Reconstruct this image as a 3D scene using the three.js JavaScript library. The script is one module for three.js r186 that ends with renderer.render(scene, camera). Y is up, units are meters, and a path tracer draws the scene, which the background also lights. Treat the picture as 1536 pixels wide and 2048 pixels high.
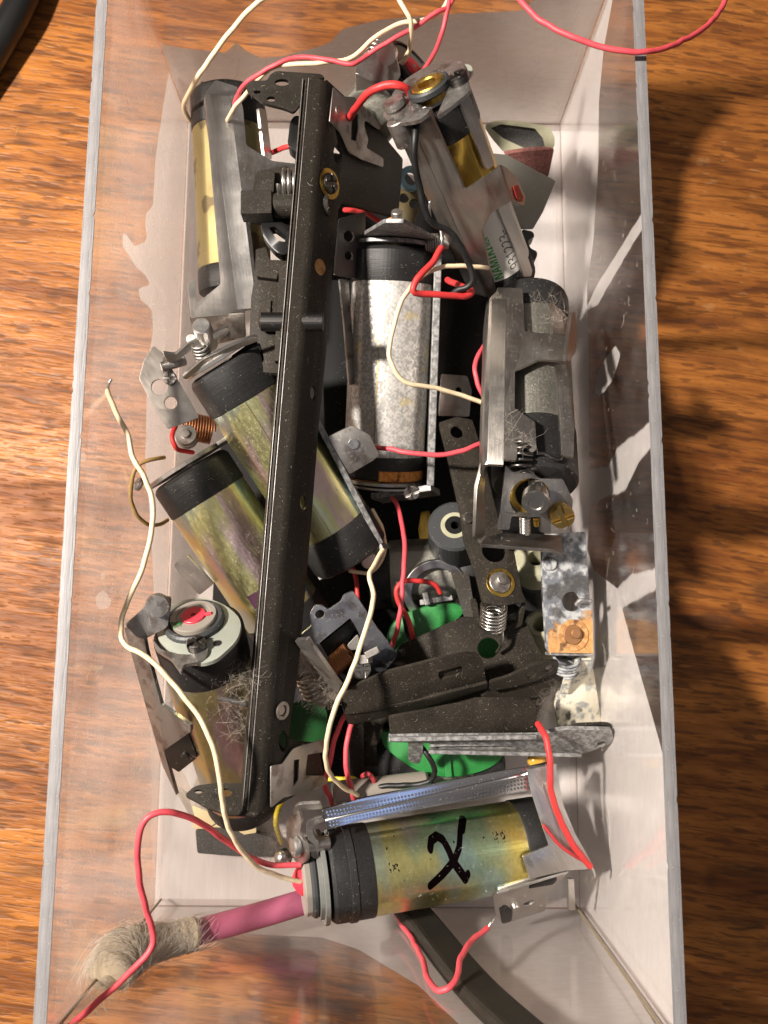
import * as THREE from 'three';
import { RoundedBoxGeometry } from 'three/addons/geometries/RoundedBoxGeometry.js';
import { mergeGeometries, mergeVertices, toCreasedNormals } from 'three/addons/utils/BufferGeometryUtils.js';
import { RectAreaLightUniformsLib } from 'three/addons/lights/RectAreaLightUniformsLib.js';

// ------------------------------------------------------------------ camera, lamp, exposure
const scene = new THREE.Scene();
const V = (x, y, z) => new THREE.Vector3(x, y, z);
const camera = new THREE.PerspectiveCamera(63.92, 768 / 1024, 0.01, 20);
camera.position.set(0.004339, 0.33748, 0.058259);
camera.rotation.order = 'YXZ';
camera.rotation.set(-1.430, -0.025, 0.032);
camera.updateMatrixWorld(true);
camera.focus = 0.262;
camera.userData.fStop = 20;
scene.background = new THREE.Color(0.095, 0.090, 0.088);
RectAreaLightUniformsLib.init();
const lamp = new THREE.SpotLight(0xfff5ea, 4.9, 0, 1.2, 0.4, 2);      // desk lamp on the left, above the frame
lamp.position.set(-0.44, 0.65, -0.06);
lamp.target.position.set(0.02, 0, 0.0);
lamp.castShadow = true; lamp.shadow.radius = 1.5; lamp.shadow.mapSize.set(2048, 2048);
scene.add(lamp, lamp.target);
const ceiling = new THREE.RectAreaLight(0xfff0e4, 0.22, 2.4, 2.0);           // dim room lamp overhead
ceiling.position.set(0.3, 1.6, -0.2); ceiling.lookAt(0, 0, 0); scene.add(ceiling);
const windowLight = new THREE.RectAreaLight(0x8fb0ee, 2.3, 0.13, 0.13);      // pale daylight from a window behind the photographer
windowLight.position.set(0.165, 0.86, 0.50); windowLight.lookAt(0, 0.06, 0.117); scene.add(windowLight);
const renderer = new THREE.WebGLRenderer({ antialias: true });
renderer.toneMapping = THREE.LinearToneMapping;
renderer.toneMappingExposure = 1.04;
renderer.shadowMap.enabled = true;

// ------------------------------------------------------------------ helpers
let seed = 12345;
const rnd = () => { seed = (seed * 1664525 + 1013904223) >>> 0; return seed / 4294967296; };
const rr = (a, b) => a + (b - a) * rnd();
const MM = 0.001, FPX = 1641.2;
const camQ = camera.quaternion.clone(), camP = camera.position.clone();
const dirOf = (px, py) => V((px - 768) / FPX, -(py - 1024) / FPX, -1).applyQuaternion(camQ);
// point of the place that stands h millimetres above the box floor and shows at this spot of the photograph
function P(px, py, h) { const d = dirOf(px, py); return camP.clone().addScaledVector(d, (h * MM - camP.y) / d.y); }
const CROPS = { 1: [200, 0, .364583], 2: [640, 0, .364583], 3: [200, 600, .364583], 4: [640, 400, .390625], 5: [200, 1100, .364583], 6: [640, 1000, .390625], 7: [500, 1450, .481771], 8: [0, 1400, .390625],
  9: [460, 120, .260417], 10: [700, 60, .279948], 11: [900, 540, .29304], 12: [560, 1130, .244078], 13: [820, 1080, .279948], 14: [640, 640, .292921] };
const K = (c, l) => l.map(([x, y, ...h]) => [CROPS[c][0] + x * CROPS[c][2], CROPS[c][1] + y * CROPS[c][2], ...h]);
const k1 = (c, x, y) => [CROPS[c][0] + x * CROPS[c][2], CROPS[c][1] + y * CROPS[c][2]];
// planes: flat(h) or through three [px, py, h]
function plane3(a, b, c) {
  const A = P(...a), B = P(...b), C = P(...c), n = B.clone().sub(A).cross(C.clone().sub(A)).normalize();
  if (n.dot(camP.clone().sub(A)) < 0) n.negate();
  const u = B.clone().sub(A).normalize(), v = n.clone().cross(u).normalize();
  return { o: A, n, u, v };
}
const flat = (h) => ({ o: V(0, h * MM, 0), n: V(0, 1, 0), u: V(1, 0, 0), v: V(0, 0, -1) });
function onPlane(pl, px, py) { const d = dirOf(px, py); return camP.clone().addScaledVector(d, pl.o.clone().sub(camP).dot(pl.n) / d.dot(pl.n)); }
const uvOn = (pl, px, py) => { const q = onPlane(pl, px, py).sub(pl.o); return new THREE.Vector2(q.dot(pl.u), q.dot(pl.v)); };
const basis = (pl, lift = 0) => new THREE.Matrix4().makeBasis(pl.u, pl.v, pl.n).setPosition(pl.o.clone().addScaledVector(pl.n, lift));
// texture coordinates in metres
function autoUV(g) {
  g = g.index ? g.toNonIndexed() : g;
  const p = g.attributes.position, uv = new Float32Array(p.count * 2), a = V(0, 0, 0), b = V(0, 0, 0), c = V(0, 0, 0), n = V(0, 0, 0);
  for (let i = 0; i < p.count; i += 3) {
    a.fromBufferAttribute(p, i); b.fromBufferAttribute(p, i + 1); c.fromBufferAttribute(p, i + 2);
    n.copy(b).sub(a).cross(c.clone().sub(a));
    const x = Math.abs(n.x), y = Math.abs(n.y), z = Math.abs(n.z);
    [a, b, c].forEach((q, j) => { const [s, t] = x > y && x > z ? [q.z, q.y] : y > z ? [q.x, q.z] : [q.x, q.y]; uv[(i + j) * 2] = s; uv[(i + j) * 2 + 1] = t; });
  }
  g.setAttribute('uv', new THREE.BufferAttribute(uv, 2));
  for (const k of Object.keys(g.attributes)) if (!['position', 'normal', 'uv'].includes(k)) g.deleteAttribute(k);
  return g;
}
function rounded(pts, r) {       // polygon of Vector2 with its corners rounded
  pts = pts.filter((p, i) => p.distanceTo(pts[(i + 1) % pts.length]) > 1e-6);
  const s = new THREE.Path(), n = pts.length;
  for (let i = 0; i < n; i++) {
    const a = pts[(i + n - 1) % n], b = pts[i], c = pts[(i + 1) % n], la = a.distanceTo(b), lc = c.distanceTo(b), q = Math.min(r, la * .45, lc * .45);
    const s1 = b.clone().lerp(a, q / la), s2 = b.clone().lerp(c, q / lc);
    i ? s.lineTo(s1.x, s1.y) : s.moveTo(s1.x, s1.y);
    s.quadraticCurveTo(b.x, b.y, s2.x, s2.y);
  }
  s.closePath();
  return s;
}
const ring2 = (pl, px, py, r) => { const c = uvOn(pl, px, py), l = []; for (let i = 0; i < 20; i++) l.push(V2(c.x + r * MM * Math.cos(i * Math.PI / 10), c.y + r * MM * Math.sin(i * Math.PI / 10))); return l; };
const V2 = (x, y) => new THREE.Vector2(x, y);
// sheet-metal plate: outline in photograph pixels laid on a plane, thickness in mm away from the eye; holes = outlines or [x, y, radius mm]
function plate(pts, pl, th, { holes = [], r = .6, bev = .15, lift = 0 } = {}) {
  const sh = new THREE.Shape(rounded(pts.map(([x, y]) => uvOn(pl, x, y)), r * MM).getPoints(5));
  for (const h of holes) sh.holes.push(typeof h[0] === 'number' ? new THREE.Path(ring2(pl, ...h)) : new THREE.Path(rounded(h.map(([x, y]) => uvOn(pl, x, y)), .4 * MM).getPoints(4)));
  const b = Math.min(bev, th * .45) * MM;
  const g = new THREE.ExtrudeGeometry(sh, { depth: th * MM - 2 * b, bevelEnabled: b > 0, bevelSize: b, bevelThickness: b, bevelOffset: -b, bevelSegments: 2, curveSegments: 5 });
  g.translate(0, 0, -th * MM + b);
  return toCreasedNormals(autoUV(g), .6).applyMatrix4(basis(pl, lift * MM));
}
// bent strip: a polyline of points, made th thick, drawn out along w
function bend(path, w, th, { r = .8, bev = .12 } = {}) {
  const n = w.clone().normalize(), u = path[1].clone().sub(path[0]); u.addScaledVector(n, -u.dot(n)).normalize();
  const v = n.clone().cross(u), o = path[0], q = path.map((p) => { const d = p.clone().sub(o); return V2(d.dot(u), d.dot(v)); });
  const dense = [q[0]];
  for (let i = 1; i < q.length - 1; i++) {
    const la = q[i].distanceTo(q[i - 1]), lc = q[i].distanceTo(q[i + 1]), k = Math.min(r * MM, la * .45, lc * .45), a = q[i].clone().lerp(q[i - 1], k / la), c = q[i].clone().lerp(q[i + 1], k / lc);
    for (let j = 0; j <= 5; j++) { const t = j / 5; dense.push(V2((1 - t) ** 2 * a.x + 2 * t * (1 - t) * q[i].x + t * t * c.x, (1 - t) ** 2 * a.y + 2 * t * (1 - t) * q[i].y + t * t * c.y)); }
  }
  dense.push(q[q.length - 1]);
  const L = [], R = [];
  dense.forEach((p, i) => {
    const a = dense[Math.max(0, i - 1)], b = dense[Math.min(dense.length - 1, i + 1)], d = b.clone().sub(a).normalize();
    L.push(V2(p.x - d.y * th * MM / 2, p.y + d.x * th * MM / 2)); R.push(V2(p.x + d.y * th * MM / 2, p.y - d.x * th * MM / 2));
  });
  const sh = new THREE.Shape([...L, ...R.reverse()]), b = Math.min(bev, th * .4) * MM;
  const g = new THREE.ExtrudeGeometry(sh, { depth: w.length() - 2 * b, bevelEnabled: true, bevelSize: b, bevelThickness: b, bevelOffset: -b, bevelSegments: 2 });
  g.translate(0, 0, b);
  return toCreasedNormals(autoUV(g), .6).applyMatrix4(new THREE.Matrix4().makeBasis(u, v, n).setPosition(o));
}
// frames: x along the axis from A to B, y towards the eye, z = x cross y; lengths in mm
function frame(A, B, up) {
  const x = B.clone().sub(A), len = x.length() / MM; x.normalize();
  const y = (up ?? camP.clone().sub(A)).clone(); y.addScaledVector(x, -y.dot(x)).normalize();
  const z = x.clone().cross(y), m = new THREE.Matrix4().makeBasis(x, y, z).setPosition(A);
  return { A, x, y, z, len, m, at: (a, b, c) => V(a * MM, b * MM, c * MM).applyMatrix4(m), scale: new THREE.Matrix4().copy(m) };
}
// turned part: profile [[x, radius], ...] in mm about the frame's x axis; u = metres round (the middle faces the eye), v = metres along
function lathe(prof, f, { seg = 48, crease = .5, from = -Math.PI, to = Math.PI, uv01 = false } = {}) {
  const pos = [], uv = [], idx = [], rm = Math.max(...prof.map((p) => p[1])) * MM; let s = 0;
  const tot = prof.reduce((a, p, i) => a + (i ? Math.hypot(p[0] - prof[i - 1][0], p[1] - prof[i - 1][1]) : 0), 0);
  prof.forEach(([x, r], i) => {
    if (i) s += Math.hypot(x - prof[i - 1][0], r - prof[i - 1][1]);
    for (let j = 0; j <= seg; j++) {
      const t = from + (to - from) * j / seg;
      pos.push(x * MM, r * MM * Math.cos(t), r * MM * Math.sin(t)); uv.push(uv01 ? j / seg : (t + Math.PI) * rm, uv01 ? s / tot : s * MM);
    }
  });
  for (let i = 0; i < prof.length - 1; i++) for (let j = 0; j < seg; j++) { const a = i * (seg + 1) + j, b = a + 1, c = a + seg + 1, d = c + 1; idx.push(a, c, b, b, c, d); }
  let g = new THREE.BufferGeometry();
  g.setAttribute('position', new THREE.Float32BufferAttribute(pos, 3)); g.setAttribute('uv', new THREE.Float32BufferAttribute(uv, 2)); g.setIndex(idx);
  g = g.toNonIndexed(); g.computeVertexNormals();
  // outward check: profiles run with rising x, so faces point outwards
  g = toCreasedNormals(g, crease);
  return g.applyMatrix4(f.m);
}
function flip(g) { const i = g.index; const p = g.toNonIndexed ? (i ? g.toNonIndexed() : g) : g; return p; }
function box(f, x0, x1, y0, y1, z0, z1, r = .25) {
  const w = (x1 - x0) * MM, h = (y1 - y0) * MM, d = (z1 - z0) * MM;
  const g = autoUV(new RoundedBoxGeometry(w, h, d, 2, Math.min(r * MM, w * .45, h * .45, d * .45)));
  return g.translate((x0 + x1) / 2 * MM, (y0 + y1) / 2 * MM, (z0 + z1) / 2 * MM).applyMatrix4(f.m);
}
class Helix extends THREE.Curve {
  constructor(f, L, r, n) { super(); Object.assign(this, { f, L, r, n }); }
  getPoint(t, o = V(0, 0, 0)) { const a = t * this.n * 2 * Math.PI; return o.set(this.L * t * MM, this.r * Math.cos(a) * MM, this.r * Math.sin(a) * MM).applyMatrix4(this.f.m); }
}
function coil(A, B, r, n, w) { const f = frame(A, B); return scaleUV(new THREE.TubeGeometry(new Helix(f, f.len, r, n), n * 18, w * MM, 8), n * r * .006, .003); }
function scaleUV(g, a, b) { const u = g.attributes.uv; for (let i = 0; i < u.count; i++) u.setXY(i, u.getX(i) * a, u.getY(i) * b); return g.toNonIndexed(); }
function tube(pts, r, { seg = 10, seal = true, tension = .5 } = {}) {
  const c = new THREE.CatmullRomCurve3(pts, false, 'catmullrom', tension), L = c.getLength();
  const gs = [scaleUV(new THREE.TubeGeometry(c, Math.max(8, Math.min(260, Math.round(L / .0012))), r * MM, seg), L, r * 6.28 * MM)];
  if (seal) for (const t of [0, 1]) { const s = new THREE.SphereGeometry(r * MM, seg, 6).translate(...c.getPoint(t).toArray()); gs.push(s.toNonIndexed()); }
  return mergeGeometries(gs);
}
const merge = (...l) => mergeGeometries(l.flat().map((g) => { g = g.index ? g.toNonIndexed() : g; for (const k of Object.keys(g.attributes)) if (!['position', 'normal', 'uv'].includes(k)) g.deleteAttribute(k); return g; }));
const numbers = {};
const numbered = (n) => { const k = numbers[n] = (numbers[n] ?? -1) + 1; return k ? `${n}_${String(k).padStart(3, '0')}` : n; };
// a part: [name, geometry, material, sub-parts, label]
const part = (name, geo, m, subs = [], label) => ({ name, geo, m, subs, label });
function thing(name, label, category, parts, { group, kind } = {}) {
  const bb = new THREE.Box3(); const each = (p, fn) => { fn(p); p.subs.forEach((q) => each(q, fn)); };
  parts.forEach((p) => each(p, (q) => { q.geo.computeBoundingBox(); bb.union(q.geo.boundingBox); if (isNaN(q.geo.boundingBox.min.x)) throw new Error(name + '/' + q.name + ' has NaN'); }));
  const base = V((bb.min.x + bb.max.x) / 2, bb.min.y, (bb.min.z + bb.max.z) / 2);
  const make = (p) => {
    const m = new THREE.Mesh(p.geo.translate(-base.x, -base.y, -base.z), p.m); m.name = p.name; m.castShadow = m.receiveShadow = true;
    if (p.label) m.userData.label = p.label; if (p.name === 'lint' || p.stuff) m.userData.kind = 'stuff';
    p.subs.forEach((q) => m.add(make(q)));
    return m;
  };
  let o;
  if (parts.length === 1 && !parts[0].subs.length) { o = make(parts[0]); if (!kind) delete o.userData.kind; } else { o = new THREE.Group(); parts.forEach((p) => o.add(make(p))); }
  o.name = numbered(name); o.position.copy(base); scene.add(o);
  if (kind) o.userData.kind = kind; else o.userData.category = category;
  if (label) o.userData.label = label;
  group ??= { small_motor: 'small electric motors piled in the box', loose_wire: 'loose wires on the pile', dust_wad: 'dust and hair clumps on the parts', channel_bracket: 'black channel brackets', cream_roller: 'old cream rollers' }[name];
  if (group) o.userData.group = group;
  return o;
}
// ------------------------------------------------------------------ textures
const hash = (x, y, s) => { let h = (x * 374761393 + y * 668265263 + s * 1274126177) | 0; h = Math.imul(h ^ (h >>> 13), 1274126177); return ((h ^ (h >>> 16)) >>> 0) / 4294967296; };
const mod = (a, n) => ((a % n) + n) % n;
function vn(x, y, px, py, s) {   // value noise that repeats after px, py cells
  const i = Math.floor(x), j = Math.floor(y), u = x - i, v = y - j, a = u * u * (3 - 2 * u), b = v * v * (3 - 2 * v), i0 = mod(i, px), i1 = mod(i + 1, px), j0 = mod(j, py), j1 = mod(j + 1, py);
  const p = hash(i0, j0, s), q = hash(i1, j0, s), r = hash(i0, j1, s), t = hash(i1, j1, s);
  return p + (q - p) * a + (r - p) * b + (p - q - r + t) * a * b;
}
function fbm(u, v, px, py, s, oct = 4) { let a = .5, t = 0, w = 0; for (let o = 0; o < oct; o++) { t += a * vn(u * px, v * py, px, py, s + o * 17); w += a; a *= .5; px *= 2; py *= 2; } return t / w; }
const sst = (x, a, b) => { const t = Math.min(1, Math.max(0, (x - a) / (b - a))); return t * t * (3 - 2 * t); };
const mix = (a, b, t) => a + (b - a) * t, mix3 = (a, b, t) => [mix(a[0], b[0], t), mix(a[1], b[1], t), mix(a[2], b[2], t)];
const enc = (c) => { c = Math.min(1, Math.max(0, c)); return Math.round(255 * (c <= .0031308 ? c * 12.92 : 1.055 * Math.pow(c, 1 / 2.4) - .055)); };
function strokes(S, n, len, wid, sd, curl = 2) {     // lint and dust: short curved strokes on a repeating tile
  const m = new Float32Array(S * S), keep = seed; seed = sd;
  for (let i = 0; i < n; i++) {
    let x = rnd() * S, y = rnd() * S, a = rnd() * 6.283; const L = len * (.2 + rnd() * rnd() * 1.4), c = (rnd() - .5) * curl / Math.max(4, L), w = wid * (.6 + rnd() * .7), d = .35 + .65 * rnd();
    for (let s = 0; s <= L; s += .6) {
      x += Math.cos(a) * .6; y += Math.sin(a) * .6; a += c * .6 + (rnd() - .5) * .12;
      const q = Math.ceil(w); for (let dy = -q; dy <= q; dy++) for (let dx = -q; dx <= q; dx++) {
        const k = Math.max(0, 1 - Math.hypot(mod(x, 1) - .5 - dx, mod(y, 1) - .5 - dy) / w) * d, at = mod(Math.floor(y) + dy, S) * S + mod(Math.floor(x) + dx, S);
        if (k > m[at]) m[at] = k;
      }
    }
  }
  seed = keep; return m;
}
function dt(S, H, data, srgb) { const t = new THREE.DataTexture(data, S, H, THREE.RGBAFormat); t.magFilter = THREE.LinearFilter; t.minFilter = THREE.LinearMipmapLinearFilter; t.generateMipmaps = true; t.wrapS = t.wrapT = THREE.RepeatWrapping; if (srgb) t.colorSpace = THREE.SRGBColorSpace; t.needsUpdate = true; return t; }
// one surface = colour map + (bump, roughness, metalness) map. fn(u, v) -> {c:[r,g,b] linear, r, m, h}
function surface(S, fn, dust, dustColor = [.5, .46, .42]) {
  const a = new Uint8Array(S * S * 4), b = new Uint8Array(S * S * 4);
  for (let y = 0; y < S; y++) for (let x = 0; x < S; x++) {
    const i = y * S + x, q = fn((x + .5) / S, (y + .5) / S), d = dust ? Math.min(1, dust[i]) : 0, c = mix3(q.c, dustColor, d * .8);
    a.set([enc(c[0]), enc(c[1]), enc(c[2]), 255], i * 4);
    b.set([255 * Math.min(1, Math.max(0, (q.h ?? .5) + d * .15)), 255 * mix(q.r, .95, d), 255 * mix(q.m ?? 0, 0, d), 255], i * 4);
  }
  return { map: dt(S, S, a, true), orm: dt(S, S, b, false) };
}
function material(name, s, tile, { bump = .00004, ...o } = {}) {
  const rep = (t) => { if (tile === 0) return t; const c = t.clone(); c.repeat.set(1 / tile, 1 / tile); c.needsUpdate = true; return c; };
  const q = rep(s.orm);
  const m = new THREE.MeshPhysicalMaterial({ map: rep(s.map), roughnessMap: q, metalnessMap: q, bumpMap: bump ? q : null, bumpScale: bump, roughness: 1, metalness: 1, side: THREE.DoubleSide, ...o });
  m.name = name; return m;
}
const plain = (name, c, r, m = 0, o = {}) => { const q = new THREE.MeshPhysicalMaterial({ color: new THREE.Color().setRGB(...c), roughness: r, metalness: m, side: THREE.DoubleSide, ...o }); q.name = name; return q; };
const N = 512;
const lintA = strokes(N, 260, 16, 1.25, 11), lintB = strokes(N, 900, 9, 1.1, 12), specks = strokes(N, 1500, 1.5, 1.35, 13), both = lintA.map((v, i) => Math.max(v, specks[i])), heavy = lintB.map((v, i) => Math.max(v, specks[i] * .9));
const lightDust = specks.map((v, i) => Math.max(v * .7, lintA[i] * .35));
const T = {
  steel: surface(N, (u, v) => { const n = fbm(u, v, 6, 6, 1), g = fbm(u, v, 8, 160, 2, 2); return { c: [.46 + .10 * n, .44 + .10 * n, .42 + .09 * n].map((c) => c * (.9 + .2 * g)), r: .26 + .16 * n + .06 * g, m: 1, h: .4 + .2 * g }; }, lightDust),
  dirtySteel: surface(N, (u, v) => { const n = fbm(u, v, 5, 5, 3), k = sst(fbm(u, v, 9, 9, 4), .5, .8); return { c: mix3([.36, .34, .32], [.20, .17, .15], k), r: .36 + .2 * n, m: .95, h: .5 }; }, both),
  black: surface(N, (u, v) => { const n = fbm(u, v, 60, 60, 5, 2), k = fbm(u, v, 4, 4, 6); return { c: mix3([.012, .0105, .0085], [.028, .0235, .018], k), r: .40 + .18 * k, m: 0, h: n }; }, specks.map((s, i) => Math.max(s * .75, lintA[i] * .25)), [.34, .29, .23]),
  blackDusty: surface(N, (u, v) => { const n = fbm(u, v, 70, 70, 7, 2), k = fbm(u, v, 5, 5, 8); return { c: mix3([.012, .010, .008], [.032, .026, .019], k), r: .55 + .2 * k, m: 0, h: n }; }, both.map((s, i) => Math.max(s * .65, heavy[i] * .3)), [.36, .31, .25]),
  rubber: surface(N, (u, v) => { const n = fbm(u, v, 6, 120, 9, 2), k = fbm(u, v, 4, 4, 10); return { c: mix3([.008, .008, .0085], [.019, .0185, .018], k * .7 + n * .3), r: .42 + .14 * k, m: 0, h: n }; }, lightDust.map((s, i) => Math.max(s * .5, heavy[i] * .12)), [.30, .28, .26]),
  chromate: surface(N, (u, v) => { const a = fbm(u, v, 5, 1, 21, 3), b = fbm(u, v, 7, 2, 22, 3), g = fbm(u, v, 60, 24, 23, 2); let c = mix3([.70, .66, .32], [.52, .62, .42], sst(a, .35, .65)); c = mix3(c, [.66, .44, .56], .7 * sst(b, .52, .74)); c = mix3(c, [.36, .56, .66], .7 * sst(1 - b, .55, .76)); return { c: c.map((x) => x * (.86 + .16 * g)), r: .30 + .10 * g, m: 1, h: g }; }, specks.map((s, i) => Math.max(s * .6, heavy[i] * .25)), [.66, .62, .50]),
  brass: surface(N, (u, v) => { const a = fbm(u, v, 3, 6, 31), k = sst(fbm(u, v, 4, 4, 33), .62, .8), g = fbm(u, v, 60, 8, 32, 2); return { c: mix3([.60, .40, .085], [.20, .12, .03], k).map((x) => x * (.8 + .3 * g)), r: .26 + .15 * a, m: 1, h: g }; }, lightDust),
  yellowCan: surface(N, (u, v) => { const a = fbm(u, v, 3, 3, 34), k = sst(fbm(u, v, 4, 4, 35), .56, .68); return { c: mix3([.27, .225, .10], [.09, .065, .04], k * .8), r: .46 + .2 * a, m: .7, h: a }; }, lightDust),
  mottled: surface(N, (u, v) => { const a = fbm(u, v, 44, 44, 41, 3), b = fbm(u, v, 4, 5, 42), k = sst(.65 * a + .35 * fbm(u, v, 9, 9, 47), .34, .66); let c = mix3([.33, .32, .30], [.58, .56, .53], k); c = mix3(c, [.60, .46, .16], .5 * sst(b, .62, .78)); return { c, r: .44 + .2 * (1 - k), m: .42, h: a }; }, both.map((s) => s * .28)),
  grayCan: surface(N, (u, v) => { const a = fbm(u, v, 60, 60, 43, 3), b = fbm(u, v, 4, 4, 44); return { c: mix3([.20, .20, .175], [.36, .34, .29], .5 * a + .5 * b), r: .4 + .2 * a, m: .9, h: a }; }, heavy.map((s) => s * .7)),
  corroded: surface(N, (u, v) => { const a = fbm(u, v, 18, 18, 51, 5), b = fbm(u, v, 3, 3, 52, 5), w = sst(a * .6 + b * .4, .36, .62); let c = mix3([.13, .14, .16], [.42, .43, .43], w); c = mix3(c, [.045, .042, .04], sst(fbm(u, v, 4, 4, 58, 5), .56, .68) * .85); return { c, r: .75 + .2 * a, m: .15, h: a }; }, specks),
  crust: surface(N, (u, v) => { const a = fbm(u, v, 14, 14, 53, 5), b = fbm(u, v, 6, 6, 54); let c = mix3([.62, .58, .46], [.30, .31, .30], sst(a, .45, .7)); c = mix3(c, [.09, .08, .07], sst(b, .6, .72)); return { c, r: .92, m: 0, h: a }; }),
  rust: surface(N, (u, v) => { const a = fbm(u, v, 14, 14, 55, 5), b = fbm(u, v, 7, 7, 56); return { c: mix3([.36, .17, .055], [.46, .27, .11], sst(a, .35, .7)).map((x, i) => mix(x, [.12, .05, .02][i], sst(b, .62, .8))), r: .85, m: 0, h: a }; }),
  zincEdge: surface(N, (u, v) => { const a = fbm(u, v, 20, 20, 57, 4); return { c: mix3([.16, .158, .155], [.34, .335, .33], sst(a, .3, .7)), r: .48 + .2 * a, m: .6, h: a }; }, specks),
  paper: surface(N, (u, v) => { const a = fbm(u, v, 60, 6, 61, 3), b = fbm(u, v, 5, 5, 62); return { c: [.72, .725, .73].map((x) => x * (.86 + .10 * a + .12 * b)), r: .95, h: a }; }, strokes(N, 26, 3, 1.5, 64).map((x) => x * .9), [.10, .08, .07]),
  green: surface(N, (u, v) => { const a = fbm(u, v, 5, 5, 71); return { c: mix3([.010, .14, .024], [.018, .21, .042], a), r: .42 + .2 * a, h: .5 }; }, both.map((s, i) => Math.max(s * .7, heavy[i] * .35)), [.30, .50, .26]),
  wire: surface(256, (u, v) => { const a = fbm(u, v, 8, 8, 81), k = sst(fbm(u, v, 40, 10, 82, 2), .78, .86); return { c: mix3([.92, .92, .92], [.34, .30, .26], k * .8).map((x) => x * (.9 + .14 * a)), r: .42 + .2 * a, h: a }; }),
  maroon: surface(256, (u, v) => { const a = fbm(u, v, 24, 24, 83, 4); return { c: mix3([.10, .022, .018], [.30, .13, .11], a), r: .9, h: a }; }),
  foam: surface(256, (u, v) => { const a = fbm(u, v, 50, 50, 85, 3); return { c: [.06, .058, .055].map((x) => x * (.5 + a)), r: .95, h: a }; }),
  cream: surface(256, (u, v) => { const a = fbm(u, v, 10, 10, 86, 4); return { c: mix3([.26, .25, .16], [.40, .39, .27], a), r: .6, h: a }; }),
};
const M = {
  steel: material('brushed_steel', T.steel, .03), dirty: material('dirty_steel', T.dirtySteel, .03), black: material('black_lacquer', T.black, .03, { bump: .00004, specularIntensity: .42 }), dusty: material('dusty_black_lacquer', T.blackDusty, .03, { bump: .00005, specularIntensity: .4 }),
  rubber: material('black_rubber', T.rubber, .03, { specularIntensity: .6 }), chromate: material('yellow_chromate', T.chromate, .045, { bump: 0 }), brass: material('brass', T.brass, .03, { bump: .00001 }), yellow: material('yellow_can', T.yellowCan, .03, { bump: .00001 }),
  mottled: material('mottled_zinc', T.mottled, .03, { bump: .00003 }), gray: material('grey_can', T.grayCan, .03), corroded: material('corroded_metal', T.corroded, .03, { bump: .00012 }), crust: material('corrosion_crust', T.crust, .03, { bump: .00025 }),
  rust: material('rust', T.rust, .02, { bump: .00002 }), edge: material('zinc_edge', T.zincEdge, .02, { bump: .00012 }), paper: material('paper', T.paper, .06, { bump: .00006, metalness: 0 }), green: material('green_plastic', T.green, .03, { metalness: 0, clearcoat: .2, clearcoatRoughness: .3 }),
  maroon: material('maroon_abrasive', T.maroon, .02, { bump: .0002, metalness: 0 }), foam: material('grey_foam', T.foam, .02, { bump: .0003, metalness: 0 }), cream: material('old_cream_plastic', T.cream, .03, { metalness: 0 }),
  stripSteel: plain('dotted_steel', [.42, .42, .43], .17, 1), brightSteel: plain('bright_steel', [.56, .54, .51], .3, 1), spring: plain('spring_steel', [.60, .58, .54], .26, 1), darkSteel: plain('dark_steel', [.12, .115, .11], .35, 1), gold: plain('gilt_screw', [.58, .40, .13], .28, 1), copper: plain('copper', [.34, .15, .07], .5, .9), solder: plain('tinned_end', [.55, .54, .52], .35, 1),
  redPlastic: plain('red_plastic', [.70, .035, .06], .4), clearCap: plain('clear_plastic', [.93, .91, .88], .12, 0, { transmission: .9, thickness: 0 }), milky: plain('milky_plastic', [.34, .30, .255], .45, 0, { transmission: .35, thickness: 0 }), paleFlange: plain('pale_lacquer', [.33, .35, .30], .5, .3), grayFlange: plain('grey_flange', [.22, .225, .21], .45, .5),
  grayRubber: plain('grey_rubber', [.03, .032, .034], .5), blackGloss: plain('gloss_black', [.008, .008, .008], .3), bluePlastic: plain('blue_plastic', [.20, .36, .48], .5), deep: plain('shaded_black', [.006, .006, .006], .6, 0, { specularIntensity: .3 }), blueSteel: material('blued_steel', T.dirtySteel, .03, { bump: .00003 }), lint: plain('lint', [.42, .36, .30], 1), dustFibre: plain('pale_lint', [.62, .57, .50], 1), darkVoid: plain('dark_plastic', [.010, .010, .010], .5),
};
M.blueSteel.color.setRGB(.72, .78, .92);
M.orangeRust = material('orange_rust', T.rust, .012, { bump: .00006, color: new THREE.Color().setRGB(1.25, .95, .5) });
M.dull = material('dull_steel', T.steel, .03, { color: new THREE.Color().setRGB(.66, .64, .62), roughness: 1.02 });
const wireMat = (name, c, rough = .42) => { const m = material(name, T.wire, .01, { bump: .00005, metalness: 0, roughness: 1 }); m.color.setRGB(...c); return m; };
const W = { red: wireMat('red_insulation', [.62, .035, .035]), pink: wireMat('pink_red_insulation', [.68, .075, .095]), cream: wireMat('cream_insulation', [.80, .64, .42]), yellow: wireMat('yellow_insulation', [.72, .55, .04]), black: wireMat('black_insulation', [.007, .007, .007]), white: wireMat('white_insulation', [.62, .60, .55]), darkred: wireMat('dark_red_insulation', [.42, .03, .035]) };
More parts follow.
